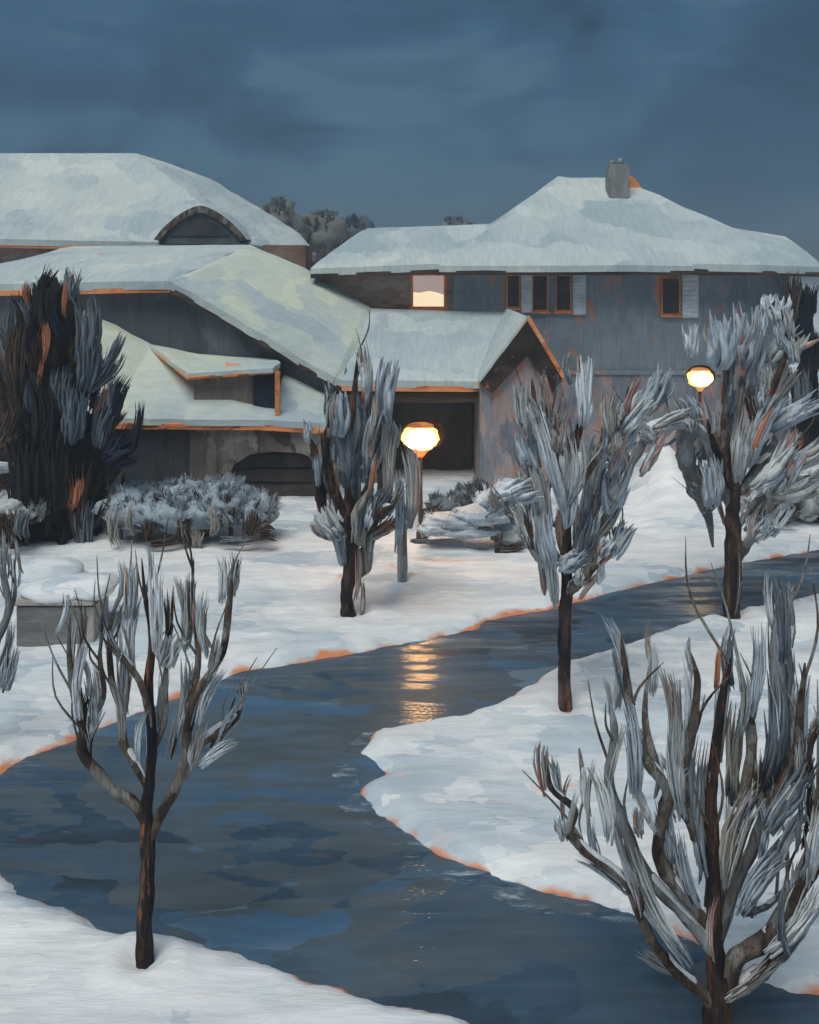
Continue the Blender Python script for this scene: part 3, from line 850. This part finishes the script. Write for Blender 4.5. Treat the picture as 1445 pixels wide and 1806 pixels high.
# front-right tree
tree('large many-limbed tree in the right foreground rising from the bottom edge', 8.25,
     [(1262, 1850, 50), (1266, 1780, 46), (1268, 1720, 42), (1262, 1670, 32), (1258, 1600, 28), (1258, 1500, 26), (1254, 1400, 22), (1266, 1300, 18), (1276, 1220, 14), (1290, 1160, 8)],
     [[(1262, 1780, 22), (1230, 1745, 20), (1184, 1705, 18), (1145, 1650, 18), (1117, 1580, 17), (1086, 1540, 16), (1036, 1505, 16), (1006, 1470, 14), (1014, 1430, 12), (988, 1405, 11), (971, 1385, 10), (967, 1350, 6)],
      [(1258, 1680, 24), (1205, 1610, 24), (1140, 1545, 22), (1098, 1450, 22), (1074, 1380, 20), (1084, 1300, 16), (1078, 1240, 8)],
      [(1252, 1630, 22), (1190, 1560, 24), (1160, 1500, 20), (1172, 1430, 22), (1176, 1390, 20), (1128, 1320, 18), (1108, 1220, 16), (1096, 1120, 8)],
      [(1256, 1560, 18), (1225, 1460, 18), (1180, 1400, 18), (1152, 1330, 16), (1138, 1260, 12), (1146, 1170, 8)],
      [(1272, 1750, 36), (1300, 1690, 32), (1345, 1660, 28), (1385, 1610, 26), (1430, 1540, 22), (1475, 1450, 12)],
      [(1266, 1660, 22), (1292, 1570, 22), (1330, 1490, 22), (1355, 1420, 24), (1385, 1350, 24), (1376, 1240, 30), (1372, 1140, 26), (1376, 1040, 10)],
      [(1288, 1745, 24), (1345, 1715, 22), (1385, 1650, 20), (1398, 1590, 18), (1412, 1545, 10)],
      [(1262, 1600, 20), (1284, 1480, 22), (1312, 1400, 20), (1326, 1300, 22), (1304, 1170, 12)],
      [(1362, 1420, 18), (1402, 1340, 18), (1412, 1250, 14), (1420, 1170, 8)],
      [(1310, 1612, 10), (1350, 1600, 12), (1380, 1575, 10), (1412, 1538, 6)],
      [(1225, 1480, 14), (1205, 1380, 18), (1222, 1280, 18), (1230, 1200, 12), (1218, 1150, 6)],
      [(1030, 1505, 14), (1016, 1450, 14), (1030, 1390, 14), (1022, 1320, 8)],
      [(1400, 1590, 12), (1430, 1500, 14), (1445, 1400, 12), (1450, 1310, 8)]],
     tufts=[(1165, 1600, 230, 40, -28, GR), (1110, 1500, 180, 34, -14, TP), (1175, 1470, 150, 34, -10, BL), (1200, 1580, 200, 34, -26, TP), (1240, 1420, 240, 40, 0, BL), (1300, 1330, 200, 40, 6, TP),
            (1350, 1290, 240, 44, 4, SL), (1390, 1400, 160, 50, 30, SL), (1060, 1420, 130, 30, -10, GR), (1110, 1320, 180, 34, -8, BL), (1180, 1260, 170, 30, -4, TP), (1270, 1270, 200, 28, 2, PL),
            (1330, 1180, 160, 28, 4, BL), (1310, 1480, 190, 44, 16, TP), (1345, 1560, 140, 44, 36, BL), (1400, 1620, 150, 36, 40, GR), (1170, 1700, 120, 26, -55, GR), (1330, 1720, 130, 28, 55, TP),
            (1220, 1540, 180, 26, -16, BL), (1065, 1540, 110, 30, -55, BL), (1135, 1420, 110, 20, -25, WH), (1400, 1480, 130, 26, 28, WH), (1330, 1590, 60, 30, 0, WH), (1290, 1160, 120, 26, 0, SL),
            (1212, 1230, 150, 26, 0, WH), (1420, 1290, 200, 34, 4, BL), (1230, 1500, 130, 14, -3, RU), (1262, 1640, 110, 12, 4, RU), (1255, 1380, 120, 12, 0, RU), (1130, 1450, 60, 22, 0, RU), (1360, 1330, 90, 12, 0, RU),
            (1090, 1200, 120, 20, 0, GR), (1150, 1180, 100, 18, 0, PL), (1440, 1480, 160, 30, 14, GR), (1280, 1560, 210, 34, 8, GR), (1372, 1200, 190, 44, 3, SL), (1377, 1095, 150, 32, 0, SL), (1385, 1290, 150, 44, 4, SL), (1195, 1350, 190, 32, -5, GR)],
     n_rand=48, slen=(.3, .75), sw=(.06, .15), depth=.7, twigs=44, lmat=['bark', 'bark_grey', 'bark', 'bark'], weights=[5, 5, 4, 2.0, .8, 1.5, .6, .2, 2])

# middle tree
tree('dark-trunked frosted tree on the snow beside the wet road, before the gable', 14.27,
     [(998, 1262, 24), (996, 1180, 23), (996, 1100, 22), (1000, 1030, 20), (998, 960, 19), (1003, 890, 16), (1012, 800, 14), (1028, 730, 11), (1030, 650, 5)],
     [[(1002, 905, 16), (985, 860, 18), (978, 800, 17), (966, 750, 15), (945, 720, 12), (938, 665, 6)],
      [(1000, 940, 7), (960, 912, 9), (938, 880, 10), (930, 835, 7)],
      [(1003, 1045, 20), (1030, 1020, 18), (1055, 994, 10)],
      [(1000, 985, 14), (1040, 950, 12), (1062, 910, 10), (1078, 870, 6), (1090, 830, 3)],
      [(1003, 890, 12), (1040, 830, 12), (1080, 770, 10), (1110, 720, 5)],
      [(1050, 1000, 8), (1075, 970, 7), (1096, 955, 4)],
      [(998, 1000, 10), (965, 960, 10), (925, 930, 8), (890, 905, 5)]],
     tufts=[(968, 810, 190, 26, -16, PL), (935, 800, 90, 46, -14, BL), (1030, 690, 130, 30, 3, PL), (1034, 690, 40, 22, 0, WH), (1055, 820, 110, 44, 14, GR), (1100, 770, 110, 46, 38, BL), (1120, 730, 90, 40, 40, PL),
            (1040, 880, 130, 44, 16, GR), (1075, 900, 110, 36, 24, PL), (1055, 960, 120, 36, 22, TP), (965, 950, 110, 34, -8, BL), (975, 1010, 140, 22, -6, WH), (1005, 830, 120, 36, 4, GR), (950, 880, 130, 34, -8, GR),
            (1085, 860, 110, 30, 20, BL), (925, 720, 110, 34, -6, GR), (1030, 960, 110, 40, 14, SL), (940, 965, 90, 26, -30, GR), (990, 930, 90, 16, 0, RU), (1014, 925, 80, 16, 0, RU), (935, 935, 70, 22, -8, BR_),
            (1010, 990, 60, 40, 60, BL), (960, 700, 100, 20, -12, RU), (1000, 760, 90, 14, 10, RU), (1065, 985, 70, 12, 45, RU), (955, 1000, 100, 16, -5, PI), (1040, 1035, 60, 12, 40, PI), (900, 880, 110, 50, 60, PL),
            (1090, 800, 90, 18, 20, PI)],
     n_rand=46, slen=(.35, .8), sw=(.16, .34), depth=.8, twigs=26, thick=1.6, weights=[6, 5, 3, 1.6, .3, .6, .6, .6, 1.5])

# left-middle tree
tree('dark twisted tree standing in the snow left of the larger lamp', 18.06,
     [(616, 1096, 26), (612, 1050, 24), (620, 980, 24), (618, 920, 26), (616, 860, 18), (612, 800, 16), (622, 720, 12), (632, 620, 6)],
     [[(610, 905, 16), (590, 865, 16), (578, 820, 15), (574, 775, 13), (580, 745, 6)],
      [(624, 920, 18), (650, 860, 16), (662, 800, 14), (670, 730, 14), (688, 650, 8)],
      [(628, 960, 16), (645, 930, 30), (670, 905, 24), (692, 892, 10)],
      [(614, 870, 14), (640, 830, 12), (668, 830, 10), (686, 800, 12), (690, 760, 6)],
      [(612, 930, 14), (575, 905, 18), (562, 860, 22), (556, 800, 14), (545, 770, 8)],
      [(622, 980, 12), (636, 1010, 12), (648, 960, 10), (655, 900, 6)]],
     tufts=[(638, 660, 120, 24, -4, GR), (685, 690, 120, 38, 6, BL), (600, 730, 80, 40, 0, BL), (640, 750, 150, 34, 4, SL), (605, 800, 120, 26, -4, SL), (660, 780, 130, 26, 10, BL), (632, 840, 160, 28, 0, SL), (580, 860, 130, 24, -6, TP),
            (650, 910, 110, 40, 18, TP), (690, 830, 150, 24, 2, TP), (700, 900, 160, 18, 0, BL), (718, 860, 150, 26, 0, GR), (585, 920, 70, 40, -30, GR), (600, 960, 80, 24, -10, BL), (668, 860, 110, 26, 10, SL), (672, 930, 80, 26, 60, RU),
            (655, 740, 90, 12, 6, PI), (598, 860, 90, 12, -6, RU), (660, 840, 80, 12, 12, RU), (628, 1010, 100, 12, 3, RU), (636, 1060, 80, 8, 2, RU), (566, 935, 50, 16, -50, RU), (700, 770, 60, 18, -30, RU), (715, 800, 110, 30, -8, TP),
            (575, 700, 70, 20, 0, SL), (648, 970, 90, 22, 6, TP)],
     n_rand=34, slen=(.4, .9), sw=(.14, .30), depth=.8, twigs=14, thick=1.9, weights=[4, 3, 3, .6, 0, .6, .4, .2, 5], lmat=['bark_dark', 'bark', 'bark_dark', 'bark_grey'])

# right tree
tree('brown-trunked frosted tree with drooping grey limb, in front of the smaller lamp', 18.06,
     [(1292, 1097, 28), (1291, 1040, 27), (1294, 960, 28), (1292, 900, 26), (1300, 850, 20), (1322, 790, 16), (1345, 730, 14), (1374, 660, 11), (1388, 610, 8), (1378, 545, 4)],
     [[(1290, 900, 14), (1262, 830, 16), (1240, 770, 18), (1200, 745, 24), (1150, 762, 22), (1122, 800, 18), (1112, 835, 8)],
      [(1215, 755, 30), (1208, 800, 34), (1228, 860, 30), (1248, 905, 18), (1258, 965, 8)],
      [(1304, 985, 14), (1320, 955, 18), (1345, 938, 16), (1376, 932, 8)],
      [(1292, 880, 18), (1280, 800, 20), (1282, 720, 16), (1290, 640, 12), (1284, 590, 6)],
      [(1296, 870, 14), (1262, 790, 13), (1248, 740, 8)],
      [(1304, 870, 16), (1340, 820, 14), (1385, 790, 12), (1420, 770, 6)],
      [(1300, 930, 12), (1340, 880, 14), (1390, 850, 12), (1430, 838, 6)]],
     tufts=[(1265, 600, 110, 60, 0, BL), (1310, 590, 120, 60, 8, BL), (1370, 545, 60, 50, 0, PL), (1385, 610, 100, 60, 40, GR), (1330, 650, 140, 40, 10, BL), (1285, 670, 130, 34, 0, SL), (1310, 700, 130, 26, 10, TP), (1380, 690, 110, 34, 30, TP),
            (1400, 730, 120, 50, 60, BL), (1350, 760, 150, 34, 24, BL), (1370, 820, 130, 44, 44, GR), (1420, 800, 110, 40, 60, GR), (1240, 770, 90, 40, 0, BL), (1250, 850, 100, 40, -6, BL), (1225, 690, 90, 50, 0, BL), (1160, 690, 100, 44, 25, BL),
            (1195, 740, 90, 34, 70, GR), (1345, 900, 100, 40, 30, TP), (1310, 790, 130, 36, 8, GR), (1350, 690, 110, 14, 8, PI), (1345, 730, 90, 14, 16, RU), (1270, 800, 110, 16, -14, RU), (1330, 840, 80, 26, 24, RU), (1390, 800, 100, 18, 26, PI),
            (1268, 880, 100, 12, -12, RU), (1240, 700, 70, 16, -16, RU), (1310, 640, 80, 24, 4, RU), (1405, 860, 100, 40, 66, GR), (1290, 760, 100, 22, 0, GR), (1222, 600, 60, 30, 0, PL), (1300, 1030, 120, 9, 2, BR_), (1150, 800, 90, 20, 26, PI),
            (1185, 770, 60, 14, 50, PI)],
     n_rand=40, slen=(.4, .9), sw=(.20, .40), depth=.9, twigs=22, thick=1.65, weights=[7, 4, 3, .7, .1, .6, .7, .7, 1.5], lmat=['bark_grey', 'bark_grey', 'bark_grey', 'bark', 'bark_dark'])

# edge-of-frame tree on the left
tree('thin pale grey tree half cut off by the left edge', 13.0,
     [(-40, 1330, 22), (-34, 1230, 18), (-18, 1160, 16), (4, 1110, 14), (16, 1070, 13), (6, 1010, 11), (12, 960, 6)],
     [[(-20, 1165, 12), (-50, 1080, 10), (-60, 990, 6)], [(8, 1105, 9), (26, 1050, 8), (24, 985, 4)], [(-34, 1230, 10), (-5, 1180, 9), (14, 1130, 5)]],
     tufts=[(8, 1140, 110, 14, 12, GR), (4, 990, 70, 14, 0, GR), (14, 1180, 90, 30, 10, PL)], n_rand=10, slen=(.3, .6), sw=(.05, .1), depth=.4, twigs=12, tmat='bark_grey', lmat='bark_grey')

# ------------------------------------------------------------------ dark evergreens
DM = ['f_black', 'f_navy', 'f_brown', 'f_slate', 'f_steel', 'f_rust', 'f_pale']


def evergreen(label, d, px, top, bot, halfw, n, tufts, weights, dep=1.2, grp='dark evergreens beside the houses'):
    base = P(px, bot, d)
    t = thing('evergreen_tree', label, 'evergreen tree', (base.x, d, max(gh(base.x, d), 0)), grp)
    k = d / F
    bm = bmesh.new()
    tube(bm, [(Vector((base.x, d, -.1)), .22), (P(px + 4, (bot + top) / 2, d), .14), (P(px, top + 40, d), .03)], n=6, sides=9)
    link('trunk', bm, 'bark_dark', t)
    bm = bmesh.new()
    for i in range(7):
        u = i / 6.5
        hw = halfw * (1 - u ** 1.7 * .8) * k * .62
        blob(bm, Vector((base.x, d, Z(bot - 20 - (bot - top - 70) * u, d))), (hw, dep * (1 - u * .6) * .6, .85), mi=0, amp=.45, freq=2.2)
    for _ in range(n):
        u = random.random() ** .8
        hw = halfw * (1 - u ** 1.7 * .75) * k
        an = random.uniform(0, math.tau); r = math.sqrt(random.random())
        x, y = math.cos(an) * r * hw, math.sin(an) * r * dep * (1 - u * .6)
        c = Vector((base.x + x, d + y, Z(bot - 15 - (bot - top - 60) * u, d)))
        dr = Vector((x * .35 + random.uniform(-.15, .15), y * .3, 1))
        stroke(bm, c, dr, random.uniform(.55, 1.25), random.uniform(.2, .46), random.choices(range(6), weights)[0], flat=.7, n=24)
    for (x, y, l, w, a, mi) in tufts:
        a = R(a)
        stroke(bm, P(x, y, d - dep * .75 + random.uniform(-.2, .2)), Vector((math.sin(a), 0, math.cos(a))), l * k, w * k, mi, flat=.6, bend=.1, yaw=math.pi / 2 + random.uniform(-.3, .3), sides=9)
    link('crown', bm, DM, t)
    return t


evergreen('ragged near-black evergreen in front of the slate gable at the left', 23.5, 85, 470, 962, 150, 330,
          [(82, 500, 70, 24, 22, 0), (72, 540, 70, 26, -8, 0), (128, 500, 60, 34, 4, 3), (100, 560, 90, 24, -20, 1), (145, 580, 120, 52, 2, 3), (205, 615, 60, 22, 26, 3), (180, 650, 90, 40, 36, 4),
           (150, 640, 100, 46, 4, 4), (118, 690, 90, 40, -6, 4), (128, 730, 110, 50, 4, 4), (185, 740, 100, 46, 14, 4), (218, 700, 80, 26, 18, 1), (206, 695, 70, 22, 8, 3), (238, 755, 100, 20, 10, 1), (215, 800, 60, 60, 60, 1),
           (75, 600, 80, 14, 0, 5), (68, 660, 60, 10, 10, 5), (120, 520, 80, 14, 10, 5), (178, 700, 60, 14, 20, 5), (30, 640, 140, 40, 0, 2), (20, 720, 130, 60, 0, 2), (12, 570, 70, 24, 0, 3), (60, 740, 160, 50, 0, 0),
           (100, 820, 170, 60, 0, 0), (40, 850, 160, 60, 0, 0), (135, 880, 130, 46, 0, 2), (150, 960, 150, 36, 0, 3), (130, 870, 60, 26, 10, 5), (20, 780, 60, 40, 30, 2), (22, 828, 60, 18, 84, 6), (8, 822, 40, 14, 100, 6)],
          [6, 1.6, 4, .8, .3, .2])
evergreen('slim dark evergreen at the right edge behind the corner of the big house', 33.0, 1424, 474, 800, 34, 70,
          [(1400, 520, 90, 30, 0, 2), (1425, 560, 130, 40, 0, 1), (1435, 640, 130, 40, 0, 1), (1410, 690, 90, 30, 0, 3), (1438, 725, 60, 40, 40, 0)], [4, 4, 2, 1, .5, .2], dep=.6)

# ------------------------------------------------------------------ distant trees behind the roofs
def far_tree(label, px, py_top, py_bot, hw, d, mats, n):
    base = Vector((X(px, d), d, 0))
    t = thing('distant_tree', label, 'tree', base, 'dim trees behind the roofs')
    bm = bmesh.new()
    zt, zb = Z(py_top, d), Z(py_bot, d)
    tube(bm, [(base + Vector((0, 0, -.2)), .3), (Vector((base.x, d, zb)), .22), (Vector((base.x, d, zt - .5)), .06)], n=4)
    link('trunk', bm, 'bark', t)
    bm = bmesh.new()
    k = d / F
    blob(bm, Vector((base.x, d, (zt + zb) / 2 - .3)), (hw * k * .95, hw * k * .8, (zt - zb) / 2 * .98), mi=0, amp=.35, freq=1.7, sub=4)
    for _ in range(n // 2):
        u = random.random()
        w = hw * k * math.sqrt(max(1 - u ** 2.2, .05))
        an = random.uniform(0, math.tau); r = math.sqrt(random.random())
        c = Vector((base.x + math.cos(an) * w * r, d + math.sin(an) * w * r, zb + (zt - zb) * u * .92))
        stroke(bm, c, Vector((math.cos(an) * .3, math.sin(an) * .3, 1)), random.uniform(.7, 1.4), random.uniform(.5, 1.0), random.randrange(len(mats)), flat=.7, thick=2.2)
    link('crown', bm, mats, t)


far_tree('dim taupe tree behind the end of the big left roof', 490, 352, 480, 56, 58, ['f_dim', 'f_dim', 'f_slate'], 260)
far_tree('dim slate-brown tree in the dip between the two big roofs', 565, 372, 480, 58, 60, ['f_dim', 'f_slate', 'f_dim'], 280)
far_tree('small dim tree left of the big house roof edge', 632, 378, 480, 40, 62, ['f_steel', 'f_slate'], 70)
far_tree('low dark tree peeping over the left arm of the big house roof', 800, 385, 470, 60, 64, ['f_slate', 'f_navy', 'f_steel'], 130)

# ------------------------------------------------------------------ shrubs
def shrub(label, blobs, d, stems, under, name='shrub', cat='shrub', capm='hedge_snow', fr=1.0, um=('f_brown', 'f_taupe', 'f_slate')):
    px = sum(b[0] for b in blobs) / len(blobs)
    t = thing(name, label, cat, (X(px, d), d, max(gh(X(px, d), d), 0)), 'snow-laden shrubs by the houses')
    k = d / F
    if stems:
        for (x0, y0, x1, y1, w) in stems:
            a, b = P(x0, y0, d + random.uniform(-.3, .2)), P(x1, y1, d)
            a.z -= .25
            bm = bmesh.new()
            tube(bm, [(a, w * k * .5), ((a + b) / 2 + Vector((random.uniform(-.05, .05), 0, 0)), w * k * .45), (b, w * k * .3)], n=4, sides=7)
            link('stem', bm, 'bark', t)
    if under:
        bm = bmesh.new()
        for (x, y, l, w, a, mi) in under:
            a = R(a)
            stroke(bm, P(x, y, d - random.uniform(.8, 1.0)), Vector((math.sin(a), 0, math.cos(a))), l * k, w * k, mi, flat=.7, yaw=math.pi / 2)
        link('twigs', bm, list(um), t)
    bm = bmesh.new()
    for (x, y, rx, ry) in blobs:
        blob(bm, P(x, y, d + random.uniform(-.15, .15)), (rx * k * .93, min(rx, ry * 1.6) * k * 1.1, ry * k * .93), amp=.22, freq=2.2, sub=4)
    link('snow_cap', bm, capm, t)
    bm = bmesh.new()
    for (x, y, rx, ry) in blobs:
        for _ in range(int((130 * (rx * ry / 1500) ** .7 + 12) * fr)):
            u = Vector((random.gauss(0, 1), random.gauss(0, 1), random.gauss(.2, .9))).normalized()
            q = random.uniform(.7, 1.02)
            c = P(x, y, d) + Vector((u.x * rx * k * q, u.y * min(rx, ry * 1.6) * k * 1.15 * q, u.z * ry * k * q))
            stroke(bm, c, u * .45 + Vector((random.uniform(-.45, .45), random.uniform(-.3, .3), .55)), random.uniform(18, 38) * k, random.uniform(10, 22) * k, random.choices((0, 1, 2, 3), (6, 2.5, 1.5, .5 if u.z > -.2 else 3))[0], n=8, flat=.7, thick=1.3)
    link('frosted_twigs', bm, [capm, capm, 'f_grey' if capm != 'hedge_snow' else 'f_slate', 'f_brown'], t)
    return t


shrub('long snow-laden hedge in front of the arched garage', [(325, 896, 128, 38), (235, 896, 44, 40), (320, 884, 56, 36), (395, 884, 56, 38), (450, 900, 40, 30)], 23.0,
      [(250, 985, 250, 930, 12), (342, 990, 342, 930, 14), (410, 985, 408, 930, 12), (210, 985, 215, 930, 10), (465, 960, 460, 920, 8)],
      [(262, 935, 50, 28, 0, 0), (330, 930, 60, 34, 10, 0), (372, 915, 60, 22, -5, 1), (440, 925, 60, 36, 10, 0), (470, 935, 30, 40, 80, 0), (290, 952, 70, 18, 80, 0), (205, 930, 70, 26, 0, 1), (420, 950, 70, 20, 85, 2), (345, 950, 40, 24, 0, 1), (235, 915, 60, 16, 0, 1), (400, 910, 40, 16, 0, 1)],
      name='hedge', cat='hedge')
shrub('small snow-capped bush at the left edge under the dark evergreen', [(20, 895, 36, 22), (50, 902, 28, 18), (-15, 900, 30, 20)], 22.4, [(20, 970, 22, 910, 12), (45, 965, 45, 910, 10), (0, 970, 2, 910, 10)],
      [(20, 925, 50, 40, 0, 0), (45, 925, 50, 30, 0, 2), (0, 925, 50, 24, 0, 0)], capm='f_grey')
shrub('low snow-heaped shrub right of the larger lamp, nearest the road', [(805, 918, 62, 17), (850, 908, 60, 18), (768, 934, 34, 11), (825, 938, 60, 11)], 22.2, [],
      [(780, 952, 110, 12, 88, 2), (850, 954, 80, 11, 90, 2), (742, 950, 40, 11, 82, 0)], capm='f_blue', fr=.05)
shrub('rounded snow-covered shrub against the gabled porch wall', [(870, 888, 36, 26), (905, 875, 44, 30), (940, 905, 34, 28)], 24.5, [(890, 940, 890, 900, 10), (930, 945, 930, 910, 10)],
      [(930, 930, 60, 16, 10, 0), (880, 915, 50, 16, 80, 1), (905, 940, 60, 14, 6, 0)], capm='f_pale', fr=.12)
shrub('dark low shrub at the carport entrance, bare of snow', [(790, 890, 34, 14), (825, 878, 30, 16), (842, 866, 16, 16)], 26.0, [(800, 915, 800, 890, 8)], [(760, 895, 50, 20, 70, 0)], capm='f_slate')
shrub('soft grey snow-laden bush at the right edge beyond the road', [(1350, 890, 44, 34), (1400, 875, 52, 42), (1450, 880, 44, 40)], 24.5, [(1360, 935, 1360, 900, 10), (1420, 935, 1415, 895, 10)],
      [(1330, 905, 50, 16, 30, 1), (1380, 915, 60, 14, 75, 2)], capm='f_grey')
shrub('pale snowy shrub left of the heaped snow, behind the middle tree', [(900, 935, 40, 24), (935, 955, 36, 22)], 22.8, [(905, 975, 905, 940, 10)], [(905, 965, 60, 14, 80, 0), (880, 958, 40, 16, 10, 0)], capm='f_grey', fr=.2)

# ------------------------------------------------------------------ small things
c = P(709, 1030, 20.1)
t = thing('wooden_post', 'slim weathered grey post standing in the snow below the larger lamp', 'post', (c.x, c.y, gh(c.x, c.y)))
bm = bmesh.new()
tube(bm, [(c + Vector((0, 0, -.3)), .10), (P(710, 980, 20.1), .11), (P(708, 900, 20.1), .09), (P(707, 850, 20.1), .06)], n=4, sides=8, wob=.15)
link('shaft', bm, 'bark_grey', t)
bm = bmesh.new(); blob(bm, P(707, 849, 20.1), (.09, .09, .06)); link('snow_cap', bm, 'f_pale', t)

D = 16.4
t = thing('storage_box', 'low grey-brown box with a snow-covered lid at the left, behind the slim tree', 'storage box', (X(97, D), D, 0))
b = obox('body', X(28, D), X(152, D), D, D + .9, -.1, Z(1068, D), 'box', t, bev=.03)
obox('side_panel', X(152, D) + .001, X(164, D), D + .03, D + .85, -.1, Z(1072, D), 'f_taupe', t)
obox('lid', X(24, D), X(166, D), D - .05, D + .95, Z(1068, D) + .003, Z(1060, D), 'f_taupe', t, bev=.02)
bm = bmesh.new()
blob(bm, Vector((X(85, D), D + .55, Z(1052, D))), (.78, .62, .22), amp=.2)
blob(bm, Vector((X(150, D), D + .5, Z(1050, D))), (.42, .55, .2), amp=.2)
blob(bm, Vector((X(60, D), D + .8, Z(1035, D))), (.6, .5, .26), amp=.2)
link('snow_cap', bm, 'snow', t)

# ------------------------------------------------------------------ sky, light, camera
w = bpy.data.worlds.new('World'); sc.world = w; w.use_nodes = True
N, L = w.node_tree.nodes, w.node_tree.links
bg = N['Background']
sky = N.new('ShaderNodeTexSky'); sky.sky_type = 'NISHITA'; sky.sun_disc = False
EL, AZ = 62, 208
sky.sun_elevation = R(EL); sky.sun_rotation = R(AZ)
tc = N.new('ShaderNodeTexCoord')
mp = N.new('ShaderNodeMapping'); mp.inputs['Scale'].default_value = (3.0, 3.0, 6); mp.inputs['Rotation'].default_value = (0, R(12), 0)
L.new(tc.outputs['Generated'], mp.inputs[0])
n1 = N.new('ShaderNodeTexNoise'); n1.inputs['Scale'].default_value = 1.1; n1.inputs['Detail'].default_value = 6; n1.inputs['Distortion'].default_value = .8
L.new(mp.outputs[0], n1.inputs['Vector'])
vm = N.new('ShaderNodeVectorMath'); vm.operation = 'MULTIPLY_ADD'; L.new(n1.outputs['Color'], vm.inputs[0]); vm.inputs[1].default_value = (1.1,) * 3; L.new(mp.outputs[0], vm.inputs[2])
vo = N.new('ShaderNodeTexVoronoi'); vo.inputs['Scale'].default_value = 1.2; vo.feature = 'SMOOTH_F1'; vo.inputs['Smoothness'].default_value = .35
L.new(vm.outputs[0], vo.inputs['Vector'])
sp = N.new('ShaderNodeSeparateColor'); L.new(vo.outputs['Color'], sp.inputs[0])
mp2 = N.new('ShaderNodeMapping'); mp2.inputs['Scale'].default_value = (7, 7, 45); mp2.inputs['Rotation'].default_value = (0, R(5), 0)
L.new(tc.outputs['Generated'], mp2.inputs[0])
n2 = N.new('ShaderNodeTexNoise'); n2.inputs['Scale'].default_value = 1; n2.inputs['Detail'].default_value = 5; n2.inputs['Distortion'].default_value = .6
L.new(mp2.outputs[0], n2.inputs['Vector'])
ad = N.new('ShaderNodeMath'); ad.operation = 'MULTIPLY_ADD'; L.new(n1.outputs['Fac'], ad.inputs[0]); ad.inputs[1].default_value = 1.1
a2 = N.new('ShaderNodeMath'); a2.operation = 'MULTIPLY_ADD'; L.new(sp.outputs[0], a2.inputs[0]); a2.inputs[1].default_value = .52
a3 = N.new('ShaderNodeMath'); a3.operation = 'MULTIPLY_ADD'; L.new(n2.outputs['Fac'], a3.inputs[0]); a3.inputs[1].default_value = .24; a3.inputs[2].default_value = -.37
L.new(a3.outputs[0], a2.inputs[2]); L.new(a2.outputs[0], ad.inputs[2])
rp = N.new('ShaderNodeValToRGB')
e = rp.color_ramp.elements
e[0].position = .22; e[0].color = (.21, .56, .94, 1)
e[1].position = .80; e[1].color = (.68, 1.56, 2.40, 1)
x = e.new(.45); x.color = (.34, .91, 1.60, 1)
x = e.new(.65); x.color = (.46, 1.20, 2.08, 1)
L.new(ad.outputs[0], rp.inputs[0])
mx = N.new('ShaderNodeMix'); mx.data_type = 'RGBA'; mx.inputs[0].default_value = .93
L.new(sky.outputs[0], mx.inputs[6]); L.new(rp.outputs[0], mx.inputs[7])
L.new(mx.outputs[2], bg.inputs[0])
bg.inputs[1].default_value = .09

sl = bpy.data.lights.new('sun', 'SUN'); sl.energy = 2.45; sl.angle = R(40); sl.color = (1, .985, .93)
so = bpy.data.objects.new('sun', sl); COL.objects.link(so)
so.rotation_euler = (R(90 - EL), 0, R(180 - AZ))

hm = bpy.data.materials.new('haze'); hm.use_nodes = True
for n in list(hm.node_tree.nodes):
    hm.node_tree.nodes.remove(n)
ho = hm.node_tree.nodes.new('ShaderNodeOutputMaterial'); hv = hm.node_tree.nodes.new('ShaderNodeVolumePrincipled')
hv.inputs['Color'].default_value = (.82, .92, 1, 1); hv.inputs['Density'].default_value = .004; hv.inputs['Anisotropy'].default_value = .35
hm.node_tree.links.new(hv.outputs[0], ho.inputs['Volume'])
bm = bmesh.new(); box(bm, -420, 420, -80, 950, -1.6, 16)
M['haze'] = hm
struct(link('haze', bm, 'haze'), 'stuff')

cam = bpy.data.cameras.new('camera'); co_ = bpy.data.objects.new('camera', cam); COL.objects.link(co_)
co_.location = (0, 0, HC); co_.rotation_euler = (R(90), 0, 0)
cam.sensor_fit = 'HORIZONTAL'; cam.sensor_width = 36
cam.lens = F / 1445 * 36
cam.shift_y = -(903 - HY) / 1806   # set below against the fitted dimension
cam.shift_y = -(903 - HY) / 1445
cam.clip_end = 3000
sc.camera = co_
sc.cycles.max_bounces = 4; sc.cycles.diffuse_bounces = 2; sc.cycles.glossy_bounces = 2; sc.cycles.volume_bounces = 0
sc.cycles.use_adaptive_sampling = True; sc.cycles.adaptive_threshold = .03
sc.view_settings.view_transform = 'Standard'; sc.view_settings.look = 'None'
sc.view_settings.exposure = 0; sc.view_settings.gamma = 1
for o in bpy.data.objects:
    if '_w' in o:
        del o['_w']
